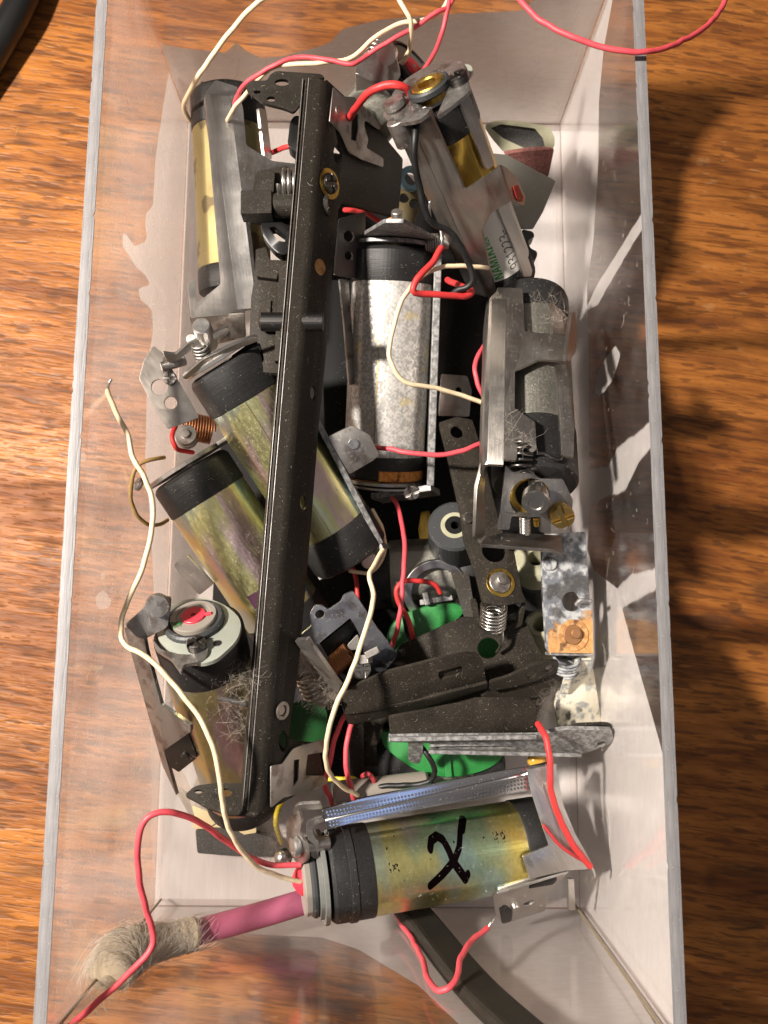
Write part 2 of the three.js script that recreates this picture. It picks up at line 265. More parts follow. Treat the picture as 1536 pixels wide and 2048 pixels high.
// ------------------------------------------------------------------ table and box
{ const S = 2048, a = new Uint8Array(S * S * 4), b = new Uint8Array(S * S * 4);
  const pores = new Float32Array(S * S); seed = 4711;
  for (let k = 0; k < 22000; k++) { let x = rnd() * S, y = rnd() * S; const L = 8 + rnd() * rnd() * 95, d = .35 + .65 * rnd(), sl = rr(-.05, .05), th = rnd() < .2 ? 2 : 1; for (let q = 0; q < L; q++) { x += 1; y += sl + (rnd() - .5) * .12; const k2 = d * Math.min(1, 4 * Math.min(q, L - q) / L); for (let h = 0; h < th; h++) { const at = mod(Math.floor(y) + h, S) * S + mod(Math.floor(x), S); if (k2 > pores[at]) pores[at] = k2; } } }
  const lines = new Float32Array(S * S); for (let k = 0; k < 620; k++) { let x = rnd() * S, y = rnd() * S; const L = 90 + rnd() * rnd() * 520, d = .4 + .6 * rnd(), sl = rr(-.04, .04), th = rnd() < .35 ? 3 : 2; for (let q = 0; q < L; q++) { x += 1; y += sl + (rnd() - .5) * .25; const k2 = d * Math.min(1, 5 * Math.min(q, L - q) / L) * (.55 + .45 * vn(q * .06, k, 999, 999, 5)); for (let h = 0; h < th; h++) { const at = mod(Math.floor(y) + h, S) * S + mod(Math.floor(x), S); if (k2 > lines[at]) lines[at] = k2; } } }
  const marks = strokes(S, 220, 46, 1.1, 4712, .8);
  for (let y = 0; y < S; y++) for (let x = 0; x < S; x++) {
    const u = x / S, v = y / S, w = fbm(u, v, 5, 5, 101, 3), vv = v + (w - .5) * .022 + (vn(u * 3, v * 14, 3, 14, 108) - .5) * .012;
    const broad = fbm(u, vv, 4, 22, 102, 3), mid = fbm(u, vv, 17, 150, 103, 3), fine = fbm(u, vv, 80, 600, 104, 2), pore = fbm(u, vv, 44, 300, 105, 2), patch = sst(fbm(u, v, 14, 26, 106, 4), .60, .74) * sst(fbm(u, vv, 20, 130, 107, 2), .35, .6);
    let t = .50 * broad + .36 * mid + .14 * fine; t = sst(t, .26, .74);
    let c = mix3([.17, .052, .011], [.39, .148, .032], t); c = mix3(c, [.07, .026, .010], .62 * sst(pore, .60, .74)); c = mix3(c, [.07, .030, .014], .24 * sst(1 - mid, .58, .74)); c = mix3(c, [.02, .015, .012], patch * .5);
    const fl = sst(fbm(u, vv, 60, 160, 109, 3), .72, .82) * sst(fbm(u, v, 5, 6, 110, 2), .45, .65); c = mix3(c, [.42, .24, .11], fl * .4); c = mix3(c, [.060, .028, .014], pores[y * S + x] * .6); c = mix3(c, [.085, .020, .006], lines[y * S + x] * .75); c = mix3(c, [.46, .27, .13], marks[y * S + x] * .4);
    const i = (y * S + x) * 4; a.set([enc(c[0]), enc(c[1]), enc(c[2]), 255], i);
    b.set([255 * Math.min(1, (.35 * mid + .45 * fine + .3 * (1 - sst(pore, .55, .75))) * (1 - .55 * pores[y * S + x])), 255 * (.34 + .16 * (1 - t) + .15 * patch + .12 * fine + .2 * pores[y * S + x]), 0, 255], i);
  }
  const m = material('dark_wood', { map: dt(S, S, a, true), orm: dt(S, S, b, false) }, .42, { bump: .0004, metalness: 0, specularIntensity: .42 });
  for (const t of [m.map, m.roughnessMap]) { t.rotation = .13; t.offset.set(.31, .22); }
  m.metalnessMap = m.bumpMap = m.roughnessMap;
  const g = autoUV(new RoundedBoxGeometry(1.3, .03, 1.0, 3, .004)).translate(0, -.019, 0);
  thing('table', 'worn dark reddish brown wooden table top with streaky grain', 'table', [part('table_top', g, m)], { kind: 'structure' });
}
const HW = 80, HL = 163, WT = 3.4, RIM = 112;   // inner half width, half length, wall thickness, rim height (mm)
const wf = frame(V(0, 0, 0), V(.001, 0, 0), V(0, 1, 0));
{ // scratched clear acrylic
  const scr = strokes(1024, 420, 60, 1.3, 201, 1.2), sp = strokes(1024, 700, 3, 1.6, 202), haze = new Uint8Array(1024 * 1024 * 4);
  for (let i = 0; i < 1024 * 1024; i++) { const u = (i % 1024) / 1024, v = Math.floor(i / 1024) / 1024, n = fbm(u, v, 6, 6, 203, 4); haze.set([255 * (.5 + .5 * scr[i]), 255 * Math.min(1, .10 + .20 * n + .5 * Math.max(scr[i] * .6, sp[i] * .8)), 0, 255], i * 4); }
  const ht = dt(1024, 1024, haze, false); ht.repeat.set(1 / .12, 1 / .12);
  const clear = plain('scratched_clear_acrylic', [.97, .945, .925], 1, 0, { transmission: 1, thickness: 0, roughnessMap: ht, ior: 1.49 });
  const cleaner = plain('clear_acrylic', [.97, .95, .94], .11, 0, { transmission: 1, thickness: 0, ior: 1.49 });
  const sawS = surface(512, (u, v) => { const g = fbm(u, v, 70, 5, 221, 3), n = fbm(u, v, 5, 5, 222, 3); return { c: [.30, .29, .295].map((c) => c * (.7 + .35 * g + .25 * n)), r: .42 + .25 * g, h: g }; }, strokes(512, 260, 3.5, 1.5, 223), [.95, .93, .92]), sawn = material('sawn_acrylic_edge', sawS, .03, { bump: .00008, metalness: 0, transmission: .45, thickness: 0 });
  const wall = (x0, x1, z0, z1, m) => { const g = autoUV(new THREE.BoxGeometry((x1 - x0) * MM, (RIM - .6) * MM, (z1 - z0) * MM)); return g.translate((x0 + x1) / 2 * MM, (RIM - .6) / 2 * MM, (z0 + z1) / 2 * MM); };
  const rim = (x0, x1, z0, z1) => { const along = z1 - z0 > x1 - x0, n = Math.round(Math.max(x1 - x0, z1 - z0) / 1.2), g = new THREE.BoxGeometry((x1 - x0) * MM, .5 * MM, (z1 - z0) * MM, along ? 3 : n, 2, along ? n : 3), p = g.attributes.position;
    for (let i = 0; i < p.count; i++) { const u = (along ? p.getZ(i) : p.getX(i)) / MM, s = Math.sign(along ? p.getX(i) : p.getZ(i)), edge = Math.abs(along ? p.getX(i) : p.getZ(i)) > 1.5 * MM, k = Math.round(u * 10 + s * 377), c = hash(k, 3, 5), q = edge ? (c < .05 ? -.4 * hash(k, 4, 6) : -.03 * c) : 0; if (along) p.setX(i, p.getX(i) + s * q * MM); else p.setZ(i, p.getZ(i) + s * q * MM); if (p.getY(i) > 0) p.setY(i, p.getY(i) - (edge ? .10 + .10 * hash(k, 8, 9) * hash(k, 2, 9) : .02 * hash(k, 7, 2)) * MM); }
    g.computeVertexNormals(); return autoUV(g).translate((x0 + x1) / 2 * MM, (RIM - .25) * MM, (z0 + z1) / 2 * MM); };
  const onWall = (axis, at, pts) => pts.map(([px, py]) => { const d = dirOf(px, py), t = (at * MM - camP[axis]) / d[axis]; return camP.clone().addScaledVector(d, t); });
  // protective paper and glue residue left on the outside of a wall: one thin sheet per wall, its coverage computed as an alpha map
  const onto = (axis, at, [px, py]) => { const d = dirOf(px, py), t = (at * MM - camP[axis]) / d[axis], p = camP.clone().addScaledVector(d, t); return [axis === 'x' ? p.z / MM : p.x / MM, p.y / MM]; };
  function residue(axis, at, layers, base, sd) {
    const half = axis === 'x' ? HL + 3 : HW + 3, RX = axis === 'x' ? 1280 : 704, RY = 448, w = 2 * half, A = new Float32Array(RX * RY);
    for (const [pts, soft, power, rough = .45] of layers) {
      const cv = document.createElement('canvas'); cv.width = RX; cv.height = RY; const x = cv.getContext('2d'); x.fillStyle = '#000'; x.fillRect(0, 0, RX, RY); x.fillStyle = '#fff'; x.beginPath();
      pts.forEach((p, i) => { const [a, b] = onto(axis, at, p), X = (a + half) / w * RX, Y = (1 - (b + 2) / (RIM + 1)) * RY; i ? x.lineTo(X, Y) : x.moveTo(X, Y); }); x.fill();
      const id = x.getImageData(0, 0, RX, RY).data; let m = new Float32Array(RX * RY); for (let i = 0; i < RX * RY; i++) m[i] = id[i * 4] / 255;
      for (let pass = 0; pass < 2; pass++) for (const [dx, dy] of [[1, 0], [0, 1]]) { const o = new Float32Array(RX * RY); for (let Y = 0; Y < RY; Y++) for (let X = 0; X < RX; X++) { let t = 0; for (let k = -soft; k <= soft; k++) t += m[Math.min(RY - 1, Math.max(0, Y + k * dy)) * RX + Math.min(RX - 1, Math.max(0, X + k * dx))]; o[Y * RX + X] = t / (2 * soft + 1); } m = o; }
      for (let Y = 0; Y < RY; Y++) for (let X = 0; X < RX; X++) { const i = Y * RX + X, n = fbm(X / RX, Y / RY, Math.round(w / 6), 18, sd, 4) - .5, v = power * sst(m[i] + n * rough, .5 - .5 * Math.min(.48, soft / 16), .5 + .5 * Math.min(.48, soft / 16)); if (v > A[i]) A[i] = v; }
    }
    const d = new Uint8Array(RX * RY * 4);
    for (let Y = 0; Y < RY; Y++) for (let X = 0; X < RX; X++) { const n = fbm(X / RX, Y / RY, Math.round(w / 9), 12, sd + 9, 4), f = fbm(X / RX, Y / RY, Math.round(w / 3), 120, sd + 19, 2), v = Math.min(1, Math.max(A[Y * RX + X] * (.90 + .16 * f), base * (.3 + 1.4 * n))); d.set([v * 255, v * 255, v * 255, 255], ((RY - 1 - Y) * RX + X) * 4); }
    const t = dt(RX, RY, d, false); t.wrapS = t.wrapT = THREE.ClampToEdgeWrapping;
    const g = new THREE.PlaneGeometry(w * MM, (RIM + 1) * MM).translate(0, (RIM + 1) / 2 * MM - 2 * MM, 0), uv = g.attributes.uv;
    if (axis === 'x') g.applyMatrix4(new THREE.Matrix4().makeBasis(V(0, 0, 1), V(0, 1, 0), V(-1, 0, 0)));
    g.applyMatrix4(new THREE.Matrix4().makeTranslation(axis === 'x' ? (at + Math.sign(at) * .15) * MM : 0, 0, axis === 'z' ? (at + Math.sign(at) * .15) * MM : 0));
    return { g, t };
  }
  const film = (r, c, trans) => plain('paper_residue', c, .95, 0, { alphaMap: r.t, transparent: true, transmission: trans, thickness: 0 });
  const L = HW + WT, B = HL + WT, oval = (px, py, a, b) => { const l = []; for (let i = 0; i < 12; i++) l.push([px + a * Math.cos(i * .5236) * (.8 + .3 * hash(i, 3, px)), py + b * Math.sin(i * .5236) * (.8 + .3 * hash(i, 5, py))]); return l; };
  const leftR = residue('x', -L, [[[[352, 110], [338, 145], [330, 195], [324, 234], [312, 312], [307, 410], [293, 426], [291, 449], [295, 473], [289, 485], [270, 492], [254, 469], [246, 465], [246, 492], [273, 535], [289, 547], [303, 570], [277, 578], [281, 598], [305, 621], [307, 664], [295, 731], [293, 872], [291, 919], [299, 1012], [305, 1110], [309, 1188], [315, 1350], [320, 1513], [321, 1673], [309, 1802], [330, 1812], [440, 1760], [440, 180]], 4, .93, .3], [oval(208, 1202, 16, 20), 3, .6], [oval(166, 914, 9, 14), 2, .5], [oval(206, 1152, 5, 9), 2, .5], [oval(150, 845, 4, 6), 2, .5], [oval(237, 795, 3, 7), 2, .4], [oval(322, 1530, 26, 300), 14, .35]], .15, 301);
  const rightR = residue('x', L, [[[[1200, -10], [1228, -20], [1207, 95], [1197, 200], [1196, 320], [1187, 470], [1173, 580], [1176, 700], [1178, 1000], [1174, 1100], [1187, 1140], [1235, 1178], [1243, 1215], [1258, 1270], [1280, 1350], [1300, 1420], [1325, 1510], [1350, 1700], [1360, 1900], [1372, 2060], [1330, 2080], [1140, 1832], [1110, 1600], [1090, 1200], [1080, 600], [1095, 252]], 3, .97, .2],
    [[[1168, 625], [1190, 575], [1230, 510], [1284, 425], [1288, 450], [1240, 530], [1195, 610]], 5, .85], [[[1188, 790], [1198, 735], [1230, 690], [1241, 708], [1226, 760], [1200, 790]], 4, .9], [[[1165, 975], [1178, 938], [1215, 932], [1238, 892], [1275, 866], [1304, 838], [1308, 884], [1276, 928], [1250, 980], [1205, 998], [1168, 1022]], 6, .9], [[[1225, 1185], [1262, 1150], [1318, 1132], [1312, 1178], [1262, 1205], [1238, 1225]], 6, .85]], .05, 331);
  const backR = residue('z', -B, [[[[290, 60], [331, 91], [375, 98], [451, 106], [473, 86], [492, 102], [521, 117], [565, 113], [637, 95], [662, 84], [687, 58], [760, 40], [895, 29], [1041, 22], [1080, -8], [1240, -70], [1200, 70], [1105, 282], [370, 270]], 2, .95, .25]], .06, 361);
  const frontR = residue('z', B, [[[[280, 1842], [430, 1845], [500, 1867], [645, 1874], [717, 1898], [837, 1970], [919, 2048], [960, 2100], [1350, 2110], [1150, 1795], [330, 1780]], 2, .96, .2]], .09, 391);
  const paper = material('protective_paper', T.paper, .05, { bump: .00008, metalness: 0, transmission: .25, thickness: 0 });
  thing('acrylic_box', 'open clear acrylic box with torn white protective paper, full of motors', 'box', [
    part('left_wall', wall(-HW - WT, -HW, -HL, HL), clear, [part('paper_residue', leftR.g, film(leftR, [.86, .85, .84], .82))]),
    part('right_wall', wall(HW, HW + WT, -HL, HL), cleaner, [part('paper_residue', rightR.g, film(rightR, [.76, .765, .77], .08))]),
    part('back_wall', wall(-HW - WT, HW + WT, -HL - WT, -HL), clear, [part('paper_residue', backR.g, film(backR, [.75, .745, .74], .22))]),
    part('front_wall', wall(-HW - WT, HW + WT, HL, HL + WT), cleaner, [part('paper_residue', frontR.g, film(frontR, [.75, .75, .755], .3))]),
    part('bottom_panel', box(wf, -HW - WT, HW + WT, -3.2, -.05, -HL - WT, HL + WT, .3), cleaner, [part('protective_paper', box(wf, -HW - WT, HW + WT, -3.7, -3.35, -HL - WT, HL + WT, .05), paper)]),
    part('glue_seam', merge(tube([V(-HW * MM, 1 * MM, HL * MM), V(-HW * MM, 60 * MM, HL * MM), V(-HW * MM, 108 * MM, HL * MM)], .5), tube([V(HW * MM, 1 * MM, HL * MM), V(HW * MM, 60 * MM, HL * MM), V(HW * MM, 108 * MM, HL * MM)], .5)), plain('yellowed_glue', [.36, .28, .17], .5, 0, { transmission: .5, thickness: 0 })),
    part('rim', merge(rim(-HW - WT, -HW, -HL - WT, HL + WT), rim(HW, HW + WT, -HL - WT, HL + WT), rim(-HW, HW, -HL - WT, -HL), rim(-HW, HW, HL, HL + WT)), sawn),
  ]);
}
// ------------------------------------------------------------------ shared small parts
const depthAt = (x, y, h) => -P(x, y, h).clone().applyMatrix4(camera.matrixWorldInverse).z;
const rOf = (x, y, h, w) => w / 2 * depthAt(x, y, h) / FPX / MM;          // radius in mm of something w pixels wide there
const at = (pl, x, y, lift = 0) => onPlane(pl, x, y).addScaledVector(pl.n, lift * MM);
const fN = (pl, x, y, lift = 0) => frame(at(pl, x, y, lift), at(pl, x, y, lift + 1), pl.u);   // x out of the plane
const cylinder = (f, x0, x1, r, e = .25) => lathe([[x0, .01], [x0, r - e], [x0 + e, r], [x1 - e, r], [x1, r - e], [x1, .01]], f, { seg: 28 });
const tubeRing = (f, x0, x1, r0, r1, e = .15) => lathe([[x0, r0], [x0, r1 - e], [x0 + e, r1], [x1 - e, r1], [x1, r1 - e], [x1, r0 + e], [x1 - e, r0], [x0, r0]], f, { seg: 40 });
function screwHead(f, r, h) {     // domed head with a cross recess built as four raised quarters round a sunken cross
  const gs = [lathe([[0, .01], [0, r], [h * .55, r], [h * .62, r * .97], [h * .62, .01]], f, { seg: 28 })], w = r * .17;
  for (let k = 0; k < 4; k++) {
    const s = new THREE.Shape(), a0 = k * Math.PI / 2, pts = [], q = Math.asin(w / (r * .97));
    pts.push(V2(w, w));
    for (let i = 0; i <= 6; i++) { const t = q + (Math.PI / 2 - 2 * q) * i / 6; pts.push(V2(r * .97 * Math.cos(t), r * .97 * Math.sin(t))); }
    const sh = new THREE.Shape(pts.map((p) => V2(p.x * MM, p.y * MM))), g = new THREE.ExtrudeGeometry(sh, { depth: h * .2 * MM, bevelEnabled: true, bevelSize: .12 * r * MM, bevelThickness: h * .2 * MM, bevelOffset: -.12 * r * MM, bevelSegments: 2 });
    g.rotateZ(a0 + .4); g.translate(0, 0, h * .6 * MM);
    const m = new THREE.Matrix4().makeBasis(f.y, f.z, f.x).setPosition(f.A); gs.push(autoUV(g).applyMatrix4(m));
  }
  return merge(gs);
}
const rivet = (f, r, h) => lathe([[0, r], [h * .6, r * .98], [h * .9, r * .8], [h, r * .45], [h, .01]], f, { seg: 28 });
const flatRivet = (f, r, h) => lathe([[0, r * .8], [h * .3, r], [h * .75, r], [h, r * .92], [h, .01]], f, { seg: 32 });
// angle strip: corner line from a to b (pixels) on a plane; leg 'inn' mm along the plane, leg 'down' mm below it
function angle(pl, a, b, inn, down, th, r = 1) {
  const A = at(pl, ...a), B = at(pl, ...b), w = B.clone().sub(A), s = pl.n.clone().cross(w).normalize().multiplyScalar(Math.sign(inn));
  return bend([A.clone().addScaledVector(pl.n, -down * MM), A, A.clone().addScaledVector(s, Math.abs(inn) * MM)], w, th, { r });
}
const slab = (a, b, width, height, up) => { const f = frame(P(...a), P(...b), up ?? V(0, 1, 0)); return box(f, 0, f.len, -height, 0, -width / 2, width / 2, .3); };   // bar standing on edge between two points
const disc = (prof, f, o) => lathe(prof, f, o);
function can(f, r, c1, c2, shellM, capM = M.rubber, seamAt = null) {
  const L = f.len, s = [part('shell', lathe([[c1, r - .6], [c1, r - .15], [c1 + .2, r], [L - c2 - .2, r], [L - c2, r - .15], [L - c2, r - .6]], f, { seg: 72 }), shellM)];
  s.push(part('end_cap', lathe([[0, .01], [0, r - 2], [.5, r - .7], [1.6, r + .15], [2.6, r + .3], [c1 - .5, r + .3], [c1, r + .15], [c1, r - .5]], f, { seg: 72 }), capM));
  s.push(part('end_cap', lathe([[L - c2, r - .5], [L - c2, r + .1], [L - c2 + .4, r + .3], [L - 2, r + .3], [L - .9, r], [L - .2, r - 1.2], [L, r - 2.4], [L, .01]], f, { seg: 72 }), capM));
  if (seamAt !== null) s[0].subs.push(part('seam', lathe([[c1 + .3, r + .04], [L - c2 - .3, r + .04]], f, { seg: 2, from: seamAt, to: seamAt + .022 }), M.gold));
  return s;
}
const endPlane = (f, lift = 0) => ({ o: f.A.clone().addScaledVector(f.x, -lift * MM), n: f.x.clone().negate(), u: f.y.clone(), v: f.x.clone().negate().cross(f.y) });

// ------------------------------------------------------------------ long black bar with spring clips
{ const R = plane3([645, 160, 95], [520, 1612, 79], [801, 380, 56]), S = plane3([645, 160, 95], [520, 1612, 79], [611, 157, 96]);
  const TL = at(S, 611, 154), TR = at(S, 645, 156), BR = at(S, 519, 1620), w = BR.clone().sub(TR), rd = at(R, 653, 165).sub(TR).normalize();
  const ridge = bend([TL.clone().addScaledVector(S.n, -5 * MM), TL, TR, TR.clone().addScaledVector(rd, 1.6 * MM)], w, 1.1, { r: 1.6 });
  const lip = merge(slab([606, 157, 96.6], [485, 1618, 80.4], .7, 5), slab([613, 156, 96.6], [491, 1621, 80.4], .4, 1.5)), worn = merge(slab([617.5, 156, 96.5], [495, 1621, 80.3], .28, .8), slab([606, 157, 96.75], [485, 1618, 80.55], .22, .6));
  const rp = [...K(9, [[738, 145], [890, 285], [1140, 530], [1330, 760], [1312, 1000], [1290, 1215], [1000, 1140], [865, 1098], [835, 1145], [800, 1500], [758, 1990]]), ...K(3, [[1240, 300], [1200, 700], [1165, 1150], [1140, 1450]]), ...K(5, [[1110, 420], [1085, 700], [1060, 850], [1035, 1040], [1200, 1060], [1230, 1250], [1000, 1390], [890, 1440], [872, 1452]]), [519, 1618]];
  const hole = (c, x, y, a, b) => { const l = []; for (let i = 0; i < 12; i++) l.push([x + a * Math.cos(i * .5236), y + b * Math.sin(i * .5236)]); return K(c, l); };
  const web = plate(rp, R, 1.1, { r: .8, holes: [hole(9, 828, 722, 36, 80), hole(9, 736, 1145, 12, 18), hole(9, 738, 1190, 11, 14), hole(3, 1170, 510, 20, 42), hole(3, 1117, 1112, 22, 42), hole(5, 1008, 1050, 30, 65)] });
  const T1 = plane3([640, 150, 95], [520, 160, 97.5], [600, 230, 95]), tab = plate(K(9, [[125, 190], [160, 155], [285, 157], [312, 105], [360, 82], [700, 105], [735, 140], [590, 140], [575, 300], [490, 405], [430, 375], [260, 332], [185, 275], [130, 225]]), T1, 1.5, { r: 1.5, holes: [hole(9, 400, 172, 62, 30), hole(9, 210, 247, 34, 18), hole(9, 318, 300, 40, 24)] });
  const T2 = plane3([510, 1600, 78], [400, 1590, 79], [500, 1640, 81]), tab2 = plate(K(5, [[460, 1345], [520, 1292], [640, 1275], [790, 1280], [800, 1420], [870, 1440], [860, 1458], [700, 1452], [580, 1412], [540, 1385]]), T2, 1.5, { r: 1.5, holes: [hole(5, 540, 1325, 26, 14), hole(5, 690, 1330, 40, 26)] });
  const clipPts = K(9, [[775, 212], [850, 285], [935, 290], [1010, 360], [1143, 500], [1130, 545], [1020, 470], [1012, 510], [1045, 620], [1030, 680], [1160, 760], [1160, 830], [1000, 775], [900, 720], [835, 570], [770, 495], [745, 480]]);
  const clip = plate(clipPts, R, .5, { lift: 1.1, r: .7, holes: [K(9, [[925, 405], [965, 420], [968, 545], [950, 635], [908, 620], [910, 520]])] });
  const clipDimple = rivet(fN(R, ...k1(9, 818, 400), 1), 1.9, .5);
  const clip2 = plate(K(12, [[-95, 1640], [0, 1625], [90, 1500], [140, 1480], [350, 1420], [370, 1450], [360, 1525], [205, 1550], [190, 1720], [350, 1722], [375, 1785], [200, 1860], [10, 1900], [-95, 1985]].map(([x, y]) => [x, y])), R, .5, { lift: 1.1, r: .7, holes: [K(12, [[90, 1590], [140, 1580], [130, 1760], [85, 1820]])] });
  const scr = fN(R, ...k1(9, 758, 952), .1), pl = (pts, h, th, o) => plate(K(...pts), flat(h), th, o);
  const block = [pl([1, [[855, 1365], [912, 1355], [930, 1425], [985, 1425], [1056, 1440], [1030, 1760], [1010, 1920], [1000, 2050], [880, 2040], [878, 1905], [818, 1890], [828, 1640], [850, 1500]]], 84, 14, { r: .8 }), pl([1, [[985, 1440], [1058, 1450], [1015, 1980], [955, 1980]]], 87, 8, { r: .5 }), slab([...k1(1, 860, 1500), 86.5], [...k1(1, 975, 1515), 86.5], 2, 3), slab([...k1(1, 905, 1645), 84.8], [...k1(1, 900, 1760), 84.8], 4, 1.2)];
  const rod = cylinder(frame(P(...k1(1, 882, 1766), 87), P(...k1(1, 1020, 1766), 87)), 0, 20, 3.0), rod0 = cylinder(frame(P(...k1(1, 880, 1766), 87), P(...k1(1, 1020, 1766), 87)), -.4, 9, 1.9);
  const lever = merge(pl([9, [[205, 850], [330, 832], [345, 870], [322, 1165], [110, 1165], [78, 1022], [176, 1005], [182, 905]]], 88, 9, { r: .9 }), slab([...k1(9, 80, 1090), 89.2], [...k1(9, 320, 1085), 89.2], 8, 6), pl([9, [[335, 830], [445, 808], [480, 860], [480, 1075], [330, 1100]]], 85.5, 8, { r: 2 }), cylinder(frame(P(...k1(9, 340, 1120), 85), P(...k1(9, 500, 1120), 85)), 0, 18, 4));
  const hook = pl([9, [[235, 1235], [280, 1192], [330, 1200], [450, 1275], [480, 1420], [410, 1510], [330, 1455], [245, 1340]]], 83, 5, { r: 2.2, holes: [K(9, [[295, 1285], [340, 1275], [435, 1345], [425, 1400], [360, 1390]])] });
  const arm = merge(pl([9, [[290, 1165], [350, 1150], [500, 1230], [480, 1280], [380, 1240]]], 80, 4), pl([9, [[460, 470], [500, 420], [560, 440], [530, 720], [490, 690], [440, 650]]], 84, 6, { r: 1.5 }), pl([3, [[820, 235], [880, 232], [905, 330], [850, 400], [815, 300], [725, 320], [720, 305]]], 84, 5, { r: 1 }));
  thing('chassis_bar', 'long black lacquered metal bar lying diagonally on top of the pile with spring clips', 'metal bar', [
    part('bar', merge(ridge, web, lip), M.black, [part('rust_spot', lathe([[0, 2.6], [.15, 2.4], [.05, 1.2], [.2, .5], [.2, .01]], fN(R, ...k1(9, 692, 1590), .02)), M.rust), part('rivet', merge(tubeRing(fN(R, ...k1(5, 995, 880), 0), 0, .8, 1.6, 2.9), rivet(fN(R, ...k1(5, 995, 880), 0), 1.5, .3)), M.dirty)]),
    part('worn_edge', worn, M.dirty), part('end_tab', tab, M.black), part('end_tab', tab2, M.dusty),
    part('spring_clip', merge(clip, clipDimple), M.dirty), part('spring_clip', clip2, M.dirty),
    part('screw', screwHead(scr, 3.2, 1.6), M.darkSteel), part('washer', tubeRing(scr, 0, .5, 3.3, 4.9), M.brass),
    part('lever', lever, M.black), part('coil_spring', coil(P(...k1(9, 385, 950), 86), P(...k1(9, 545, 962), 86), 4.5, 4, .68), M.brightSteel), part('hook', hook, M.blackGloss), part('plastic_block', merge(block), M.dusty, [part('rod', merge(rod, rod0), M.darkSteel)]), part('lever', arm, M.blackGloss),
  ]);
}
// ------------------------------------------------------------------ motor A: back left, yellow can in a bright bracket
{ const f = frame(P(455, 190, 56), P(472, 592, 44)), r = rOf(457, 250, 54, 144), B = plane3([440, 190, 71], [465, 600, 60], [530, 300, 64.5]);
  const top = plate(K(1, [[575, 520], [632, 440], [755, 480], [785, 600], [802, 800], [945, 885], [1075, 900], [1060, 1000], [920, 1000], [800, 1090], [835, 1330], [870, 1700], [800, 1700], [780, 1725], [500, 1745], [478, 1560], [520, 1530], [532, 1665], [662, 1560]]), B, 1.2, { r: 1, lift: .5 });
  thing('small_motor', 'yellow motor in a bright U bracket in the back left corner', 'motor', [
    ...can(f, r, 14, 9, M.yellow),
    part('bracket', merge(top, angle(B, k1(1, 583, 520), k1(1, 735, 1700), 8, 9, 1.3, 2.4)), M.steel),
    part('side_strip', plate(K(1, [[872, 592], [912, 600], [945, 870], [905, 880]]), plane3([520, 220, 66], [530, 310, 62], [545, 220, 58]), 1.2), M.steel),
    part('terminal', merge(cylinder(frame(P(395, 205, 56), P(418, 172, 60)), 0, 4, 2.6), cylinder(frame(P(395, 205, 56), P(418, 172, 60)), 5, 7, 3)), M.dirty),
    part('lower_flange', plate(K(1, [[490, 1740], [790, 1715], [800, 1850], [640, 1890], [505, 1800]]), plane3([380, 640, 58], [490, 630, 60], [430, 690, 50]), 1.2), M.dirty),
  ]);
}
